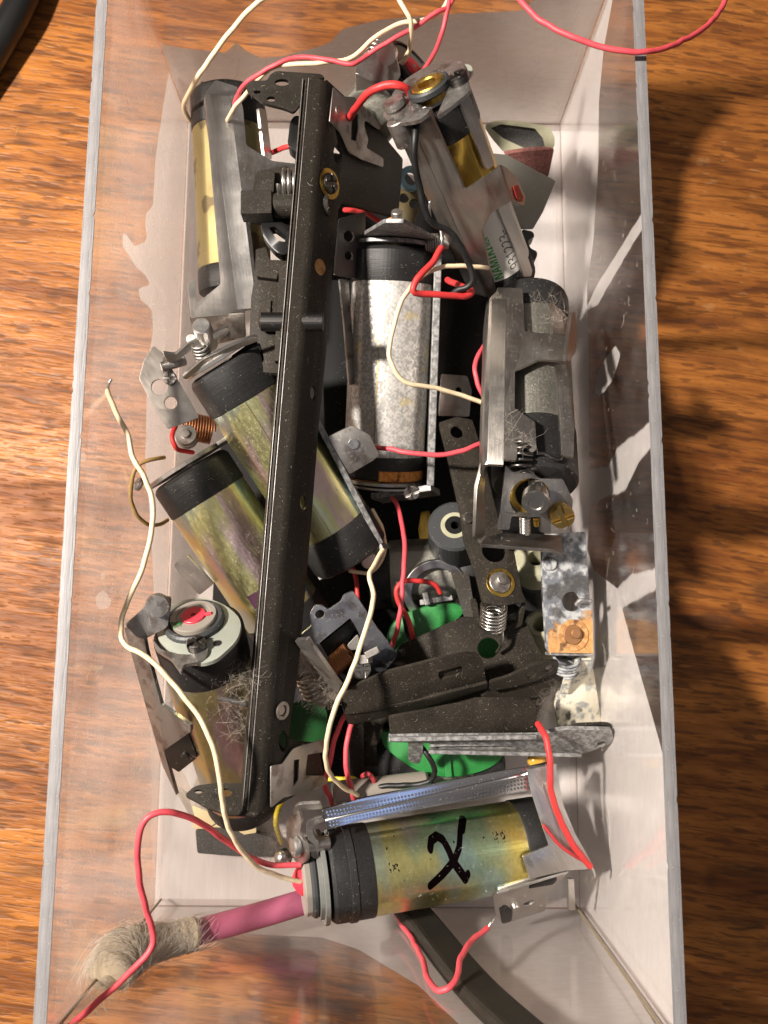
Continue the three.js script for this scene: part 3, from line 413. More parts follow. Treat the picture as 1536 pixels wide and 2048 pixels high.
// ------------------------------------------------------------------ motor B: upper right, brass can, printed label
{ const f = frame(P(861, 183, 104), P(1012, 565, 47)), r = rOf(917, 329, 82, 137), E0 = endPlane(f, 3.2), E1 = endPlane(f, 1);
  const F = plane3([842, 240, 111], [995, 590, 58], [930, 345, 101]), Sd = plane3([930, 200, 110], [1062, 560, 57], [915, 200, 111.5]);
  const lab = (() => { const c = document.createElement('canvas'); c.width = 512; c.height = 512; const x = c.getContext('2d'); x.fillStyle = '#dcd8cf'; x.fillRect(0, 0, 512, 512);
    x.save(); x.scale(1.3, 1); x.fillStyle = '#3c3a38'; x.font = '64px sans-serif'; x.fillText('931223-', 24, 306); x.fillStyle = '#2f9a35'; x.font = 'bold 54px sans-serif'; x.fillText('NAMIKI', 8, 222); x.font = 'bold 26px sans-serif'; x.fillText('M2R', 215, 220); x.fillStyle = '#8b8881'; x.font = '20px sans-serif'; x.fillText('12', 205, 172); x.restore();
    const t = new THREE.CanvasTexture(c); t.colorSpace = THREE.SRGBColorSpace; const m = plain('printed_label', [1, 1, 1], .5); m.map = t; return m; })();
  const L = f.len, c = can(f, r, 13, 9, M.brass), LB = lathe([[L - 36, r + .08], [L - 9.2, r + .08]], f, { seg: 40, from: -2.1, to: 1.6, uv01: true });
  const uvs = LB.attributes.uv; for (let i = 0; i < uvs.count; i++) { const u = uvs.getX(i), v = uvs.getY(i); uvs.setXY(i, 1 - v, u); }
  c[0].subs.push(part('label', LB, lab));
  const front = plate(K(10, [[440, 640], [500, 575], [580, 562], [602, 640], [692, 840], [822, 1135], [985, 1030], [1075, 962], [1118, 1100], [1160, 1215], [1010, 1300], [945, 1430], [1000, 1690], [1042, 1860], [1000, 1925], [930, 1800], [770, 1490], [640, 1240], [540, 1000], [480, 840]]), F, 1.1, { r: .8, lift: .6 });
  const wallL = bend([at(F, ...k1(10, 445, 650), .2).addScaledVector(F.n, 0), at(F, ...k1(10, 445, 650), .2).add(V(-.002, -.012, 0))], at(F, ...k1(10, 985, 1900)).sub(at(F, ...k1(10, 445, 650))), 1.1);
  const flange = tubeRing(f, -1.4, 0, 2, r + 1.2), flange2 = tubeRing(f, -2.8, -1.7, 2, r + 1.0);
  const ear = plate(K(10, [[232, 585], [262, 525], [345, 480], [420, 470], [520, 560], [580, 570], [500, 640], [400, 660], [300, 660], [245, 630]]), E0, 1.2, { r: 3 });
  const ear2 = plate(K(10, [[640, 560], [720, 380], [780, 330], [850, 370], [860, 430], [790, 490], [700, 560], [610, 625]]), E0, 1.2, { r: 3 });
  thing('small_motor', 'brass motor with printed white label standing in upper right', 'motor', [
    ...c, part('bracket', merge(front, wallL), M.dull, [part('red_spot', plate(K(10, [[1150, 1120], [1185, 1110], [1225, 1200], [1215, 1235], [1175, 1205]]), plane3([1010, 340, 88], [1040, 400, 80], [1045, 350, 80]), .3, { lift: .9 }), plain('dried_red_lacquer', [.30, .025, .015], .35))]),
    part('side_tab', plate(K(10, [[1075, 962], [1112, 980], [1192, 1055], [1252, 1190], [1245, 1255], [1212, 1250], [1112, 1190]]), plane3([1010, 340, 88], [1040, 400, 80], [1045, 350, 80]), 1.1, { lift: .2 }), M.steel),
    part('side_strip', merge(plate(K(10, [[772, 490], [838, 450], [868, 500], [925, 640], [1035, 960], [985, 1000], [960, 965], [800, 545]]), Sd, 1.2), plate(K(10, [[1060, 1285], [1130, 1235], [1215, 1450], [1305, 1720], [1295, 1760], [1240, 1765], [1190, 1600]]), Sd, 1.2)), M.steel),
    part('flange', merge(flange, flange2, ear, ear2), M.dirty), part('pale_disc', lathe([[-1.6, .01], [-1.6, 9.4], [-.8, 9.4]], frame(P(...k1(10, 690, 400), 94.5), P(...k1(10, 690, 400), 94.5).addScaledVector(f.x, .02))), M.paleFlange),
    part('rubber_ring', tubeRing(frame(at(E0, ...k1(10, 575, 438)), at(E0, ...k1(10, 575, 438)).addScaledVector(f.x, -.01)), 0, 2.6, 5.2, 6.6, .6), M.grayRubber), part('brass_bush', tubeRing(frame(at(E0, ...k1(10, 575, 438)), at(E0, ...k1(10, 575, 438)).addScaledVector(f.x, -.01)), -2, 2.9, 2.8, 5.2, .4), M.brass), part('bush_bore', cylinder(frame(at(E0, ...k1(10, 575, 438)), at(E0, ...k1(10, 575, 438)).addScaledVector(f.x, -.01)), -2, .4, 2.8), plain('brown_bore', [.06, .02, .006], .4)),
    part('rivet', flatRivet(fN(E0, ...k1(10, 330, 560), 0), 3.6, 2.6), M.dirty), part('screw', screwHead(fN(E0, ...k1(10, 785, 375), 0), 3, 2.6), M.darkSteel),
    part('spacer', cylinder(fN(E0, ...k1(10, 330, 640), -8), 0, 8, 3.2), M.dirty),
  ]);
}
// ------------------------------------------------------------------ motor C: behind, at the back wall
{ const f = frame(P(822, 140, 78), P(690, 285, 54)), r = rOf(800, 150, 78, 128), E0 = endPlane(f, 1.2);
  const Br = plane3([745, 110, 92], [700, 230, 72], [800, 180, 84]);
  thing('small_motor', 'motor with red hub lying against the back wall behind the black bar', 'motor', [
    ...can(f, r, 7, 6, M.gray), part('clear_disc', lathe([[-1.2, .01], [-1.2, r - 2], [-.4, r - 1.5], [0, r - 1.5]], f), M.milky), part('red_hub', lathe([[-2.2, .8], [-2.2, 3.6], [-1.2, 3.9]], frame(at(E0, ...k1(10, 430, 290)), at(E0, ...k1(10, 430, 290)).addScaledVector(f.x, .01)), { seg: 30 }), M.redPlastic),
    part('rim_ring', tubeRing(f, -1.8, 0, r - 1.6, r - .6), M.blackGloss),
    part('bracket', merge(plate(K(10, [[35, 300], [60, 230], [190, 150], [260, 95], [335, 215], [360, 330], [290, 430], [215, 400], [110, 350]]), Br, 1.1), slab([...k1(10, 40, 300), 84], [...k1(10, 330, 400), 84], 1, 14)), M.steel),
    part('rivet', flatRivet(fN(Br, ...k1(10, 275, 150), 0), 3.4, 3), M.brightSteel), part('coil_spring', coil(P(...k1(10, 130, 250), 86), P(...k1(10, 200, 110), 86), 2.6, 5, .5), M.spring),
  ]);
}
// ------------------------------------------------------------------ motor D: centre, mottled and rusty
{ const f = frame(P(790, 500, 58), P(766, 955, 32)), r = rOf(785, 600, 54, 166), E0 = endPlane(f, 4);
  const pl = plane3([720, 470, 66], [690, 540, 64], [740, 545, 60]);
  thing('small_motor', 'mottled grey motor with rusty ends in the centre of the pile', 'motor', [
    ...can(f, r, 12, 9, M.mottled, M.rubber, .25),
    part('bracket', merge(slab([877, 500, 66], [861, 972, 43], 2.6, 22), slab([862, 975, 43], [742, 992, 36], 2.4, 14)), M.edge),
    part('flange', merge(tubeRing(f, -2.2, -.8, 3, r), plate(K(4, [[225, 160], [330, 95], [430, 95], [610, 195], [640, 250], [560, 300], [400, 250], [230, 260]]), E0, 1.3, { r: 1.5 })), M.edge, [part('rust_patch', merge(cylinder(frame(P(792, 478, 64), P(788, 445, 70)), 0, 7, 3.4), lathe([[-.7, r - 5], [-.66, r - 1.5]], frame(f.A.clone().addScaledVector(f.x, -2.25 * MM), f.A), { seg: 14, from: -1, to: 1 }), lathe([[f.len - 4.2, r + .33], [f.len - 2, r + .36], [f.len - .6, r + .15]], f, { seg: 14, from: -1.25, to: .1 }), tubeRing(f, f.len - .6, f.len + 1.2, 5, r - 1.5), plate(K(4, [[345, 180], [420, 170], [440, 250], [425, 300], [360, 300], [335, 240]]), E0, .2, { lift: .2, r: 2 })), M.orangeRust)]),
    part('bottom_flange', merge(tubeRing(f, f.len + .2, f.len + 1.6, 3, r - .4), tubeRing(f, f.len + 2.2, f.len + 3.2, 3, r - 1)), M.dirty), part('coil_spring', coil(P(790, 492, 63), P(786, 446, 70), 3.6, 4, .5), M.rust), part('shaft', cylinder(frame(P(795, 470, 66), P(794, 432, 72)), 0, 9, 2), M.steel),
    part('side_screw', merge(coil(P(...k1(4, 540, 222), 66), P(...k1(4, 600, 222), 66), 3, 5, .4), cylinder(frame(P(...k1(4, 530, 222), 66), P(...k1(4, 600, 222), 66)), 0, 9, 2.4)), M.dirty), part('bottom_screw', screwHead(frame(P(...k1(4, 470, 1490), 40), P(...k1(4, 470, 1520), 44)), 3, 2), M.dirty),
    part('side_plate', plate(K(4, [[97, 95], [235, 60], [232, 170], [205, 240], [192, 405], [72, 385]]), pl, 1.1, { r: 1, holes: [[...k1(4, 148, 185), 1.9], [...k1(4, 148, 285), 1.5]] }), M.darkSteel), part('strap', plate(K(4, [[100, 405], [145, 400], [165, 660], [192, 940], [150, 948], [125, 640]]), plane3([680, 560, 62], [690, 760, 54], [710, 560, 58]), 1), M.dirty),
    part('side_tab', plate(K(4, [[620, 890], [755, 900], [778, 975], [765, 1110], [605, 1105]]), plane3([880, 760, 46], [940, 770, 40], [880, 830, 44]), 1.1, { r: 1, holes: [[...k1(4, 712, 978), 1.5]] }), M.steel),
  ]);
}
// ------------------------------------------------------------------ motor E: right, flat steel bracket, shaft towards the eye
{ const f = frame(P(1070, 975, 74), P(1058, 604, 50)), r = rOf(1068, 900, 70, 166), B = plane3([990, 930, 91], [1000, 600, 70], [1110, 750, 81]);
  const Ef = plane3([1010, 950, 84.5], [1000, 1045, 78], [1130, 1000, 80.5]), bot = plane3([965, 1080, 78], [1110, 1100, 76], [1010, 1050, 68]);
  const main = plate(K(11, [[268, 200], [318, 150], [320, 125], [495, 130], [510, 425], [790, 450], [815, 600], [800, 625], [610, 615], [500, 665], [442, 690], [442, 950], [580, 1040], [590, 1230], [560, 1250], [540, 1240], [545, 1180], [460, 1170], [455, 1300], [260, 1300], [225, 1340], [235, 860]]), B, 1.2, { r: .7, lift: .5 });
  const face = plate(K(11, [[380, 1330], [430, 1380], [560, 1350], [580, 1400], [620, 1425], [770, 1425], [840, 1570], [830, 1690], [740, 1700], [690, 1690], [692, 1800], [610, 1790], [620, 1690], [420, 1680], [405, 1775], [320, 1770], [345, 1660]]), Ef, 1.3, { r: .8, holes: [[...k1(11, 545, 1555), 6.4]] });
  const sh = frame(P(1072, 985, 84), P(1071, 1022, 92.5)), thr = frame(P(...k1(11, 510, 1690), 82), P(...k1(11, 512, 1800), 80));
  thing('small_motor', 'grey motor in a flat steel bracket with gilt screw beside the right wall', 'motor', [
    ...can(f, r, 20, 12, M.gray),
    part('bracket', merge(main, angle(B, k1(11, 262, 200), k1(11, 228, 1330), 6, 16, 1.3, 2.2), plate(K(11, [[228, 1310], [185, 1480], [170, 1830], [205, 1870], [250, 1850], [235, 1500], [262, 1310]]), plane3([962, 930, 86], [952, 1080, 78], [985, 1080, 70]), 1.2), plate(K(11, [[205, 1868], [240, 1820], [370, 1790], [760, 1810], [770, 1940], [690, 1905]]), bot, 1.3, { r: .8 }), plate(K(11, [[722, 650], [795, 640], [850, 1080], [845, 1280], [760, 1260], [740, 900]]), plane3([1115, 740, 82], [1135, 900, 90], [1150, 900, 89.5]), 1.2)), M.dull),
    part('side_tab', plate(K(11, [[835, 285], [855, 285], [868, 450], [860, 560], [815, 625], [795, 620], [812, 450]]), plane3([1145, 630, 82], [1150, 720, 82], [1155, 660, 72]), 1.2), M.dull),
    part('face_plate', face, M.dull), part('shaft', lathe([[-6, 2.6], [1.2, 2.6], [1.6, 3.6], [2, 4.1], [6.2, 4.3], [6.8, 4], [6.8, 2.4], [6.3, 2.2], [6.6, 1.2], [6.6, .01]], sh, { seg: 40 }), M.brightSteel), part('bearing', tubeRing(frame(P(...k1(11, 545, 1530), 77), P(...k1(11, 545, 1555), 83)), -1, .6, 4.6, 6.6, .4), M.brass), part('bore', cylinder(frame(P(...k1(11, 545, 1530), 77), P(...k1(11, 545, 1555), 83)), -2, -.6, 6.3), M.deep),
    part('screw', screwHead(fN(Ef, ...k1(11, 752, 1665), 0), 3.9, 4.4), M.gold), part('threaded_rod', merge(cylinder(thr, 0, thr.len, 1.4), coil(thr.at(0, 0, 0), thr.at(thr.len, 0, 0), 1.5, 11, .32)), M.spring), part('threaded_rod', merge(cylinder(frame(P(...k1(11, 590, 1700), 77), P(...k1(11, 592, 1745), 76)), 0, 2.6, .8), coil(P(...k1(11, 590, 1700), 77), P(...k1(11, 592, 1745), 76), .9, 6, .2)), M.brass),
    part('coil_spring', coil(P(...k1(11, 500, 1180), 87), P(...k1(11, 478, 1380), 86), 3.4, 5, .6), M.darkSteel), part('wire_clip', tube([P(...k1(11, 590, 1250), 88), P(...k1(11, 650, 1255), 88), P(...k1(11, 710, 1290), 88), P(...k1(11, 755, 1285), 87), P(...k1(11, 770, 1200), 84)], .55), M.darkSteel),
    part('rear_cap', plate(K(11, [[505, 210], [560, 180], [680, 195], [690, 240], [520, 270]]), flat(64), 2), M.grayRubber), part('side_strip', plate(K(11, [[685, 195], [745, 195], [775, 360], [790, 440], [700, 435]]), plane3([1100, 600, 66], [1130, 660, 68], [1120, 600, 62]), 1.2), M.dull),
  ]);
}
// ------------------------------------------------------------------ motors F and G: left, iridescent chromate cans
{ const f = frame(P(452, 722, 76), P(703, 1112, 46)), r = rOf(480, 790, 74, 172), E0 = endPlane(f, 5), tp = plane3([300, 740, 84], [385, 850, 79.5], [345, 690, 84]);
  thing('small_motor', 'iridescent yellow green motor with seam line under the black bar, upper of two', 'motor', [
    ...can(f, r, 13.5, 14, M.chromate, M.rubber, .12),
    part('bracket', merge(slab([632, 838, 74], [762, 1088, 56], 2, 18), slab([764, 1090, 56], [636, 1156, 50], 2, 14)), M.edge),
    part('side_tab', plate(K(3, [[1250, 752], [1380, 688], [1480, 742], [1532, 850], [1500, 880], [1368, 957]]), plane3([660, 880, 72], [700, 950, 66], [750, 880, 70]), 1.1, { r: .7 }), M.dirty, [part('rivet', flatRivet(fN(plane3([660, 880, 72], [700, 950, 66], [750, 880, 70]), ...k1(3, 1390, 788), 0), 1.8, .7), M.steel)]),
    part('mounting_tab', plate(K(3, [[213, 430], [240, 330], [292, 250], [345, 290], [545, 645], [370, 707], [300, 600]]), tp, 1.3, { r: .8, holes: [[...k1(3, 325, 478), 2.5], [...k1(3, 388, 564), 2.0]] }), M.dull),
    part('flange', merge(tubeRing(f, -2.6, -1.2, 3, r + .3), plate(K(3, [[345, 290], [415, 300], [480, 240], [700, 150], [715, 170], [690, 200], [500, 280], [400, 350], [370, 340]]), plane3([390, 690, 92], [450, 655, 94], [380, 730, 86]), 1.2, { r: .8 }), plate(K(3, [[450, 425], [560, 330], [700, 260], [830, 205], [870, 205], [860, 230], [700, 290], [560, 370], [475, 440]]), plane3([390, 740, 88], [500, 680, 92], [400, 770, 82]), 1.2, { r: .8 })), M.brightSteel),
    part('shaft', cylinder(frame(P(...k1(3, 575, 190), 92), P(...k1(3, 550, 125), 98)), -6, 5, 2.9, .4), M.steel), part('screw', merge(cylinder(frame(P(...k1(3, 510, 230), 90), P(...k1(3, 490, 200), 95)), -2, 3, 1.7), coil(P(...k1(3, 570, 330), 86), P(...k1(3, 545, 240), 91), 2.5, 5, .4), cylinder(frame(P(...k1(3, 570, 330), 86), P(...k1(3, 545, 240), 91)), 0, 6, 1.9)), M.dirty),
    part('screw', merge(cylinder(frame(P(...k1(3, 470, 330), 85), P(...k1(3, 400, 350), 86)), 0, 8, 1.6), cylinder(frame(P(...k1(3, 400, 330), 85), P(...k1(3, 375, 340), 86)), 0, 2.4, 2.4)), M.dirty), part('screw', merge(screwHead(frame(P(...k1(3, 385, 430), 83), P(...k1(3, 365, 420), 88)), 2.2, 1.2), cylinder(frame(P(...k1(3, 680, 190), 88), P(...k1(3, 670, 160), 92)), -1, 2, 2)), M.dirty), part('bottom_screw', flatRivet(frame(P(...k1(3, 1470, 1420), 48), P(...k1(3, 1490, 1445), 51)), 3.1, 2), M.steel),
  ]);
  const g = frame(P(378, 938, 57), P(592, 1262, 40)), q = rOf(420, 1000, 55, 164);
  thing('small_motor', 'iridescent golden motor with dark marker streak, lower of two left of the black bar', 'motor', [
    ...can(g, q, 12, 9, M.chromate), part('flange', merge(tubeRing(g, -2.4, -.9, 3, q + .6), box(g, -2.4, -1, -q * .9, q * .9, -q - 2.5, -q + 2, .4)), M.dirty), part('terminal_nut', merge(tubeRing(frame(P(...k1(3, 480, 762), 62), P(...k1(3, 470, 735), 66)), -1, 1, 1, 3.4), tubeRing(frame(P(...k1(3, 480, 762), 62), P(...k1(3, 470, 735), 66)), 1.8, 4, 1, 3.6), cylinder(frame(P(...k1(3, 480, 762), 62), P(...k1(3, 470, 735), 66)), -2, 5, 1.6)), M.dirty),
    part('screw', screwHead(frame(P(...k1(3, 222, 1015), 54), P(...k1(3, 200, 1005), 55)), 2.4, 1.6), M.dirty), part('side_tab', plate(K(3, [[402, 1452], [478, 1400], [515, 1440], [620, 1560], [545, 1620], [450, 1525]]), plane3([350, 1130, 52], [400, 1180, 50], [380, 1110, 56]), 1.2, { r: 1 }), M.steel),
    part('marker_streak', lathe([[47, q + .05], [49.5, q + .06], [52, q + .05]], g, { seg: 30, from: -1.0, to: .55 }), plain('purple_marker', [.045, .012, .03], .45)),
  ]);
}
// ------------------------------------------------------------------ motor H: front left, upright, clear disc with red hub
{ const f = frame(P(...k1(5, 535, 425), 82), P(492, 1600, 26)), r = rOf(400, 1280, 80, 176), E0 = endPlane(f, 2.2);
  const hub = (x, y, l) => frame(at(E0, ...k1(5, x, y), l), at(E0, ...k1(5, x, y), l).addScaledVector(f.x, -.01));
  const sl = plane3([255, 1270, 84], [330, 1600, 44], [300, 1270, 92]), tp = plane3([270, 1240, 92], [330, 1180, 93], [320, 1250, 90]);
  thing('small_motor', 'upright motor with clear disc and red hub on its end near the left wall', 'motor', [
    ...can(f, r, 14, 8, M.chromate), part('pale_flange', plate(K(5, [[300, 480], [345, 330], [430, 275], [580, 258], [700, 305], [780, 385], [760, 490], [640, 600], [560, 625], [420, 590]]), E0, 1.4, { r: 5 }), M.paleFlange, [part('screw_hole', cylinder(fN(E0, ...k1(5, 645, 512), -.2), 0, .3, 1.3, .05), M.darkVoid)]),
    part('rubber_ring', tubeRing(hub(520, 400, -1), 0, 3.0, 7.3, 9.3, .6), M.grayRubber), part('clear_disc', lathe([[-1, .01], [-1, 7.2], [2.8, 7.2], [3.2, 6.9], [3.2, 5.4], [2.9, 5.3], [2.9, .01]], hub(520, 388, -1)), M.milky), part('red_hub', merge(tubeRing(hub(520, 388, 2.1), -.5, .5, .7, 3.7), cylinder(frame(at(E0, ...k1(5, 580, 385), 2.3), at(E0, ...k1(5, 612, 380), 2.3)), 0, 2.4, .6)), M.redPlastic), part('green_patch', plate(K(5, [[390, 425], [455, 420], [450, 450], [415, 460]]), E0, .3, { lift: 2.2 }), M.green), part('carbon_dust', lathe([[-1.4, .01], [-1.4, 7]], hub(520, 388, -1)), plain('brown_residue', [.22, .15, .10], .8)),
    part('bracket', merge(plate(K(5, [[135, 410], [225, 335], [262, 275], [390, 255], [392, 300], [370, 425], [245, 490], [200, 480]]), tp, 1.3, { r: 1.2 }), plate(K(5, [[130, 425], [240, 480], [255, 560], [335, 850], [497, 965], [495, 1000], [350, 1100], [420, 1350], [340, 1180]]), sl, 1.3, { r: .8 }), plate(K(5, [[390, 610], [460, 640], [480, 760], [505, 945], [440, 900]]), plane3([345, 1330, 82], [380, 1440, 66], [365, 1330, 84]), 1.2), plate(K(5, [[290, 500], [340, 560], [430, 585], [520, 590], [600, 545], [590, 590], [540, 630], [460, 645], [450, 690], [395, 615], [310, 560]]), E0, 1.3, { lift: 1.2, r: 1 })), M.dirty),
    part('side_tab', plate(K(5, [[350, 1095], [485, 1005], [535, 1140], [432, 1220], [385, 1190]]), plane3([330, 1500, 62], [380, 1475, 66], [360, 1545, 56]), 1.2), M.darkSteel, [part('rivet', rivet(fN(plane3([330, 1500, 62], [380, 1475, 66], [360, 1545, 56]), ...k1(5, 465, 1128), 0), 1.4, .6), M.darkSteel)]),
    part('rivet', flatRivet(fN(tp, ...k1(5, 318, 295), 0), 3.6, 3), M.dirty), part('screw', screwHead(fN(E0, ...k1(5, 538, 548), 1.2), 2.9, 2.4), M.darkSteel), part('steel_pin', cylinder(frame(P(...k1(5, 570, 788), 80), P(...k1(5, 850, 858), 74)), 0, 18, 1.4, .6), M.brightSteel),
  ]);
  thing('crumpled_film', 'scrap of clear film wedged under the upright motor by the left wall', 'film', [part('film', merge(plate(K(8, [[820, 260], [900, 300], [985, 470], [1030, 520], [1010, 595], [960, 560], [880, 420]]), plane3([325, 1510, 18], [390, 1600, 10], [400, 1560, 24]), .2), plate(K(8, [[880, 420], [960, 470], [1000, 600], [960, 570]]), plane3([345, 1560, 26], [390, 1600, 12], [375, 1600, 26]), .2)), M.clearCap)]);
}
// ------------------------------------------------------------------ motor I: front, lying across, with a hand-drawn X
{ const f = frame(P(652, 1752, 50), P(1088, 1680, 35)), r = rOf(690, 1745, 50, 176), L = f.len;
  const S = 1024, cv = document.createElement('canvas'); cv.width = S; cv.height = S; const x = cv.getContext('2d'), im = x.createImageData(S, S), dust = strokes(512, 420, 12, 1.2, 301);
  for (let j = 0; j < S; j++) for (let i = 0; i < S; i++) { const u = i / S, v = j / S, a = fbm(u, v, 5, 3, 302, 3), b = fbm(u, v, 3, 4, 303, 3), g = fbm(u, v, 80, 60, 304, 2); let c = mix3([.60, .56, .24], [.34, .46, .30], sst(a, .35, .65)); c = mix3(c, [.55, .38, .48], .5 * sst(b, .55, .75)); c = mix3(c, [.30, .48, .58], .5 * sst(1 - b, .55, .72)); c = mix3(c, [.62, .50, .10], sst(1 - v, .80, .93) * .7); const d = dust[(j >> 1) * 512 + (i >> 1)] * .6; c = mix3(c, [.62, .58, .46], d); const k = (j * S + i) * 4; im.data[k] = enc(c[0] * (.85 + .3 * g)); im.data[k + 1] = enc(c[1] * (.85 + .3 * g)); im.data[k + 2] = enc(c[2] * (.85 + .3 * g)); im.data[k + 3] = 255; }
  x.putImageData(im, 0, 0);
  // canvas: x = round the can (512 faces the eye), y from the far end (top) to the near end; drawn in mm through mark(along, round)
  const circ = 2 * Math.PI * r, len = L - 14.5 - 11, q = (al, ro) => [512 + ro / circ * S, S - al / len * S];
  const pen = (pts, w) => { x.lineWidth = w / circ * S; x.beginPath(); pts.forEach((p, i) => { const [a, b] = q(...p); i ? x.lineTo(a, b) : x.moveTo(a, b); }); x.stroke(); };
  x.strokeStyle = x.fillStyle = '#1c1216'; x.lineCap = x.lineJoin = 'round';
  { // measured on the photograph: along the axis and across it
    const mark = (pts) => pts.map(([cx, cy]) => { const [px, py] = k1(7, cx, cy), d = dirOf(px, py), o = camP.clone().sub(f.A), a = d.clone().addScaledVector(f.x, -d.dot(f.x)), b = o.clone().addScaledVector(f.x, -o.dot(f.x)), A2 = a.lengthSq(), B2 = 2 * a.dot(b), C2 = b.lengthSq() - (r * MM) ** 2, D = Math.max(0, B2 * B2 - 4 * A2 * C2), t = (-B2 - Math.sqrt(D)) / (2 * A2), p = camP.clone().addScaledVector(d, t).sub(f.A); return [p.dot(f.x) / MM - 14.5, Math.atan2(p.dot(f.z), p.dot(f.y)) * r]; });
    pen(mark([[748, 512], [752, 478], [775, 460], [800, 475], [825, 520], [840, 560]]), 3.4); pen(mark([[840, 560], [860, 590], [895, 640]]), 3.6); pen(mark([[895, 640], [905, 620]]), 3); pen(mark([[882, 392], [872, 450], [868, 510], [850, 560], [800, 620], [748, 668]]), 3.0);
    pen(mark([[884, 390], [878, 430]]), 4.0);
    for (let k = 0; k < 46; k++) { const [cx, cy] = k < 22 ? [1035 + rr(-32, 32), 465 + rr(-26, 26)] : k < 38 ? [598 + rr(-20, 20), 592 + rr(-18, 18)] : [rr(560, 1040), rr(420, 720)]; const [a, b] = q(...mark([[cx, cy]])[0]); x.beginPath(); x.ellipse(a, b, rr(1, 7), rr(1, 5), rr(0, 3), 0, 7); x.fill(); }
  }
  const t = new THREE.CanvasTexture(cv); t.colorSpace = THREE.SRGBColorSpace; t.wrapS = THREE.RepeatWrapping;
  const shellM = plain('marked_chromate', [1.15, 1.15, 1.12], .32, 1); shellM.map = t;
  const c = can(f, r, 14.5, 11, shellM);
  c[0].geo = lathe([[14.5, r], [L - 11, r]], f, { seg: 80, uv01: true });
  const D = plane3([640, 1640, 66], [1110, 1530, 56], [660, 1672, 65]), D2 = plane3([1060, 1540, 58], [1180, 1740, 53], [1110, 1530, 58]), Mt = plane3([990, 1800, 45], [1150, 1760, 42], [1000, 1840, 33]);
  const strip = plate(K(7, [[297, 352], [480, 300], [780, 240], [1100, 182], [1272, 158], [1278, 250], [1165, 272], [1000, 300], [700, 352], [440, 402], [322, 437]]), D, 1, { r: .5 });
  const dots = []; for (let i = 0; i < 62; i++) for (let k = 0; k < 5; k++) { const u = (i + .5 + (k % 2) * .1) / 62, v = (k + .7) / 5.6; const px = mix(mix(310, 330, v), mix(1190, 1190, v), u), py = mix(mix(352, 430, v), mix(172, 262, v), u) + (u > .05 && u < .6 ? 2 : 0); dots.push(rivet(fN(D, ...k1(7, px, py), -.02), .36, .3)); }
  thing('small_motor', 'motor with black hand drawn X lying across the front of the box', 'motor', [
    ...c, part('flange', merge(tubeRing(f, -2.2, -.6, 2, r + .2), tubeRing(f, -3.6, -2.1, 2, r - 1.8)), M.grayFlange), part('rubber_ring', tubeRing(f, -6, -3.5, 5, r - 2.6, .8), M.grayRubber), part('clear_disc', lathe([[-8.2, .01], [-8.2, r - 4], [-7.6, r - 3.5], [-5, r - 3.5]], f), M.milky), part('red_hub', merge(lathe([[-11.5, .01], [-11.2, 1.4], [-10, 3.4], [-8.6, 4.8], [-8, 4.9]], f)), M.redPlastic),
    part('cap_groove', tubeRing(f, 6.2, 8.6, r - 1, r + .75), M.rubber),
    part('dotted_bracket', merge(strip, angle(D, k1(7, 310, 395), k1(7, 1268, 170), -.5, 5, .8, .4)), M.stripSteel, [{ ...part('embossed_dots', merge(dots), M.stripSteel), stuff: true }]),
    part('bracket_arm', merge(plate(K(7, [[1150, 185], [1270, 162], [1300, 330], [1350, 450], [1425, 585], [1400, 600], [1310, 605], [1160, 640], [1130, 545], [1240, 500], [1165, 275]]), D2, 1, { r: .6 })), M.steel, [part('bright_slot', plate(K(7, [[1212, 250], [1222, 245], [1310, 485], [1298, 492]]), D2, .3, { lift: .25 }), M.brightSteel)]),
    part('spring_clip', merge(plate(K(7, [[178, 348], [205, 330], [297, 325], [303, 350], [215, 352], [205, 385], [180, 390]]), plane3([590, 1615, 68], [640, 1610, 68], [590, 1640, 63]), 1.1, { r: 1 }), plate(K(7, [[150, 400], [200, 345], [215, 400], [205, 450], [235, 500], [240, 560], [205, 585], [165, 540], [150, 480]]), plane3([580, 1640, 62], [590, 1730, 58], [605, 1660, 66]), 1.1, { r: 1.5 }), plate(K(7, [[235, 400], [300, 380], [310, 400], [265, 420], [262, 450], [290, 500], [280, 560], [255, 550], [250, 500], [232, 450]]), plane3([620, 1650, 66], [625, 1720, 60], [640, 1650, 66]), 1.1, { r: 1.2 })), M.dirty),
    part('rivet', merge(flatRivet(frame(P(...k1(7, 205, 500), 62), P(...k1(7, 175, 508), 63)), 3.3, 2.4), cylinder(frame(P(...k1(7, 205, 500), 62), P(...k1(7, 265, 495), 60)), 0, 10, 2.4)), M.steel), part('ball_pin', new THREE.SphereGeometry(3 * MM, 24, 16).translate(...P(...k1(7, 138, 550), 54).toArray()).toNonIndexed(), M.brightSteel),
    part('mounting_tab', merge(plate(K(7, [[1008, 712], [1030, 682], [1140, 645], [1305, 598], [1315, 620], [1240, 700], [1225, 772], [1050, 828], [1022, 790]]), Mt, 1, { r: .7, holes: [[...k1(7, 1157, 738), 1.9]] }), plate(K(7, [[1320, 640], [1345, 640], [1352, 770], [1325, 770]]), plane3([1140, 1760, 44], [1148, 1820, 34], [1152, 1760, 42]), 1, { r: .5 }), slab([...k1(7, 1025, 700), 51], [...k1(7, 1320, 610), 50], 1, 4)), M.steel, [part('marker_blot', plate(K(7, [[1032, 755], [1060, 745], [1092, 770], [1085, 815], [1045, 825]]), Mt, .15, { lift: .12, r: 2 }), M.blackGloss), part('solder_blob', rivet(fN(Mt, ...k1(7, 1098, 748), 0), 1.5, 1.6), M.brightSteel)]),
  ]);
}
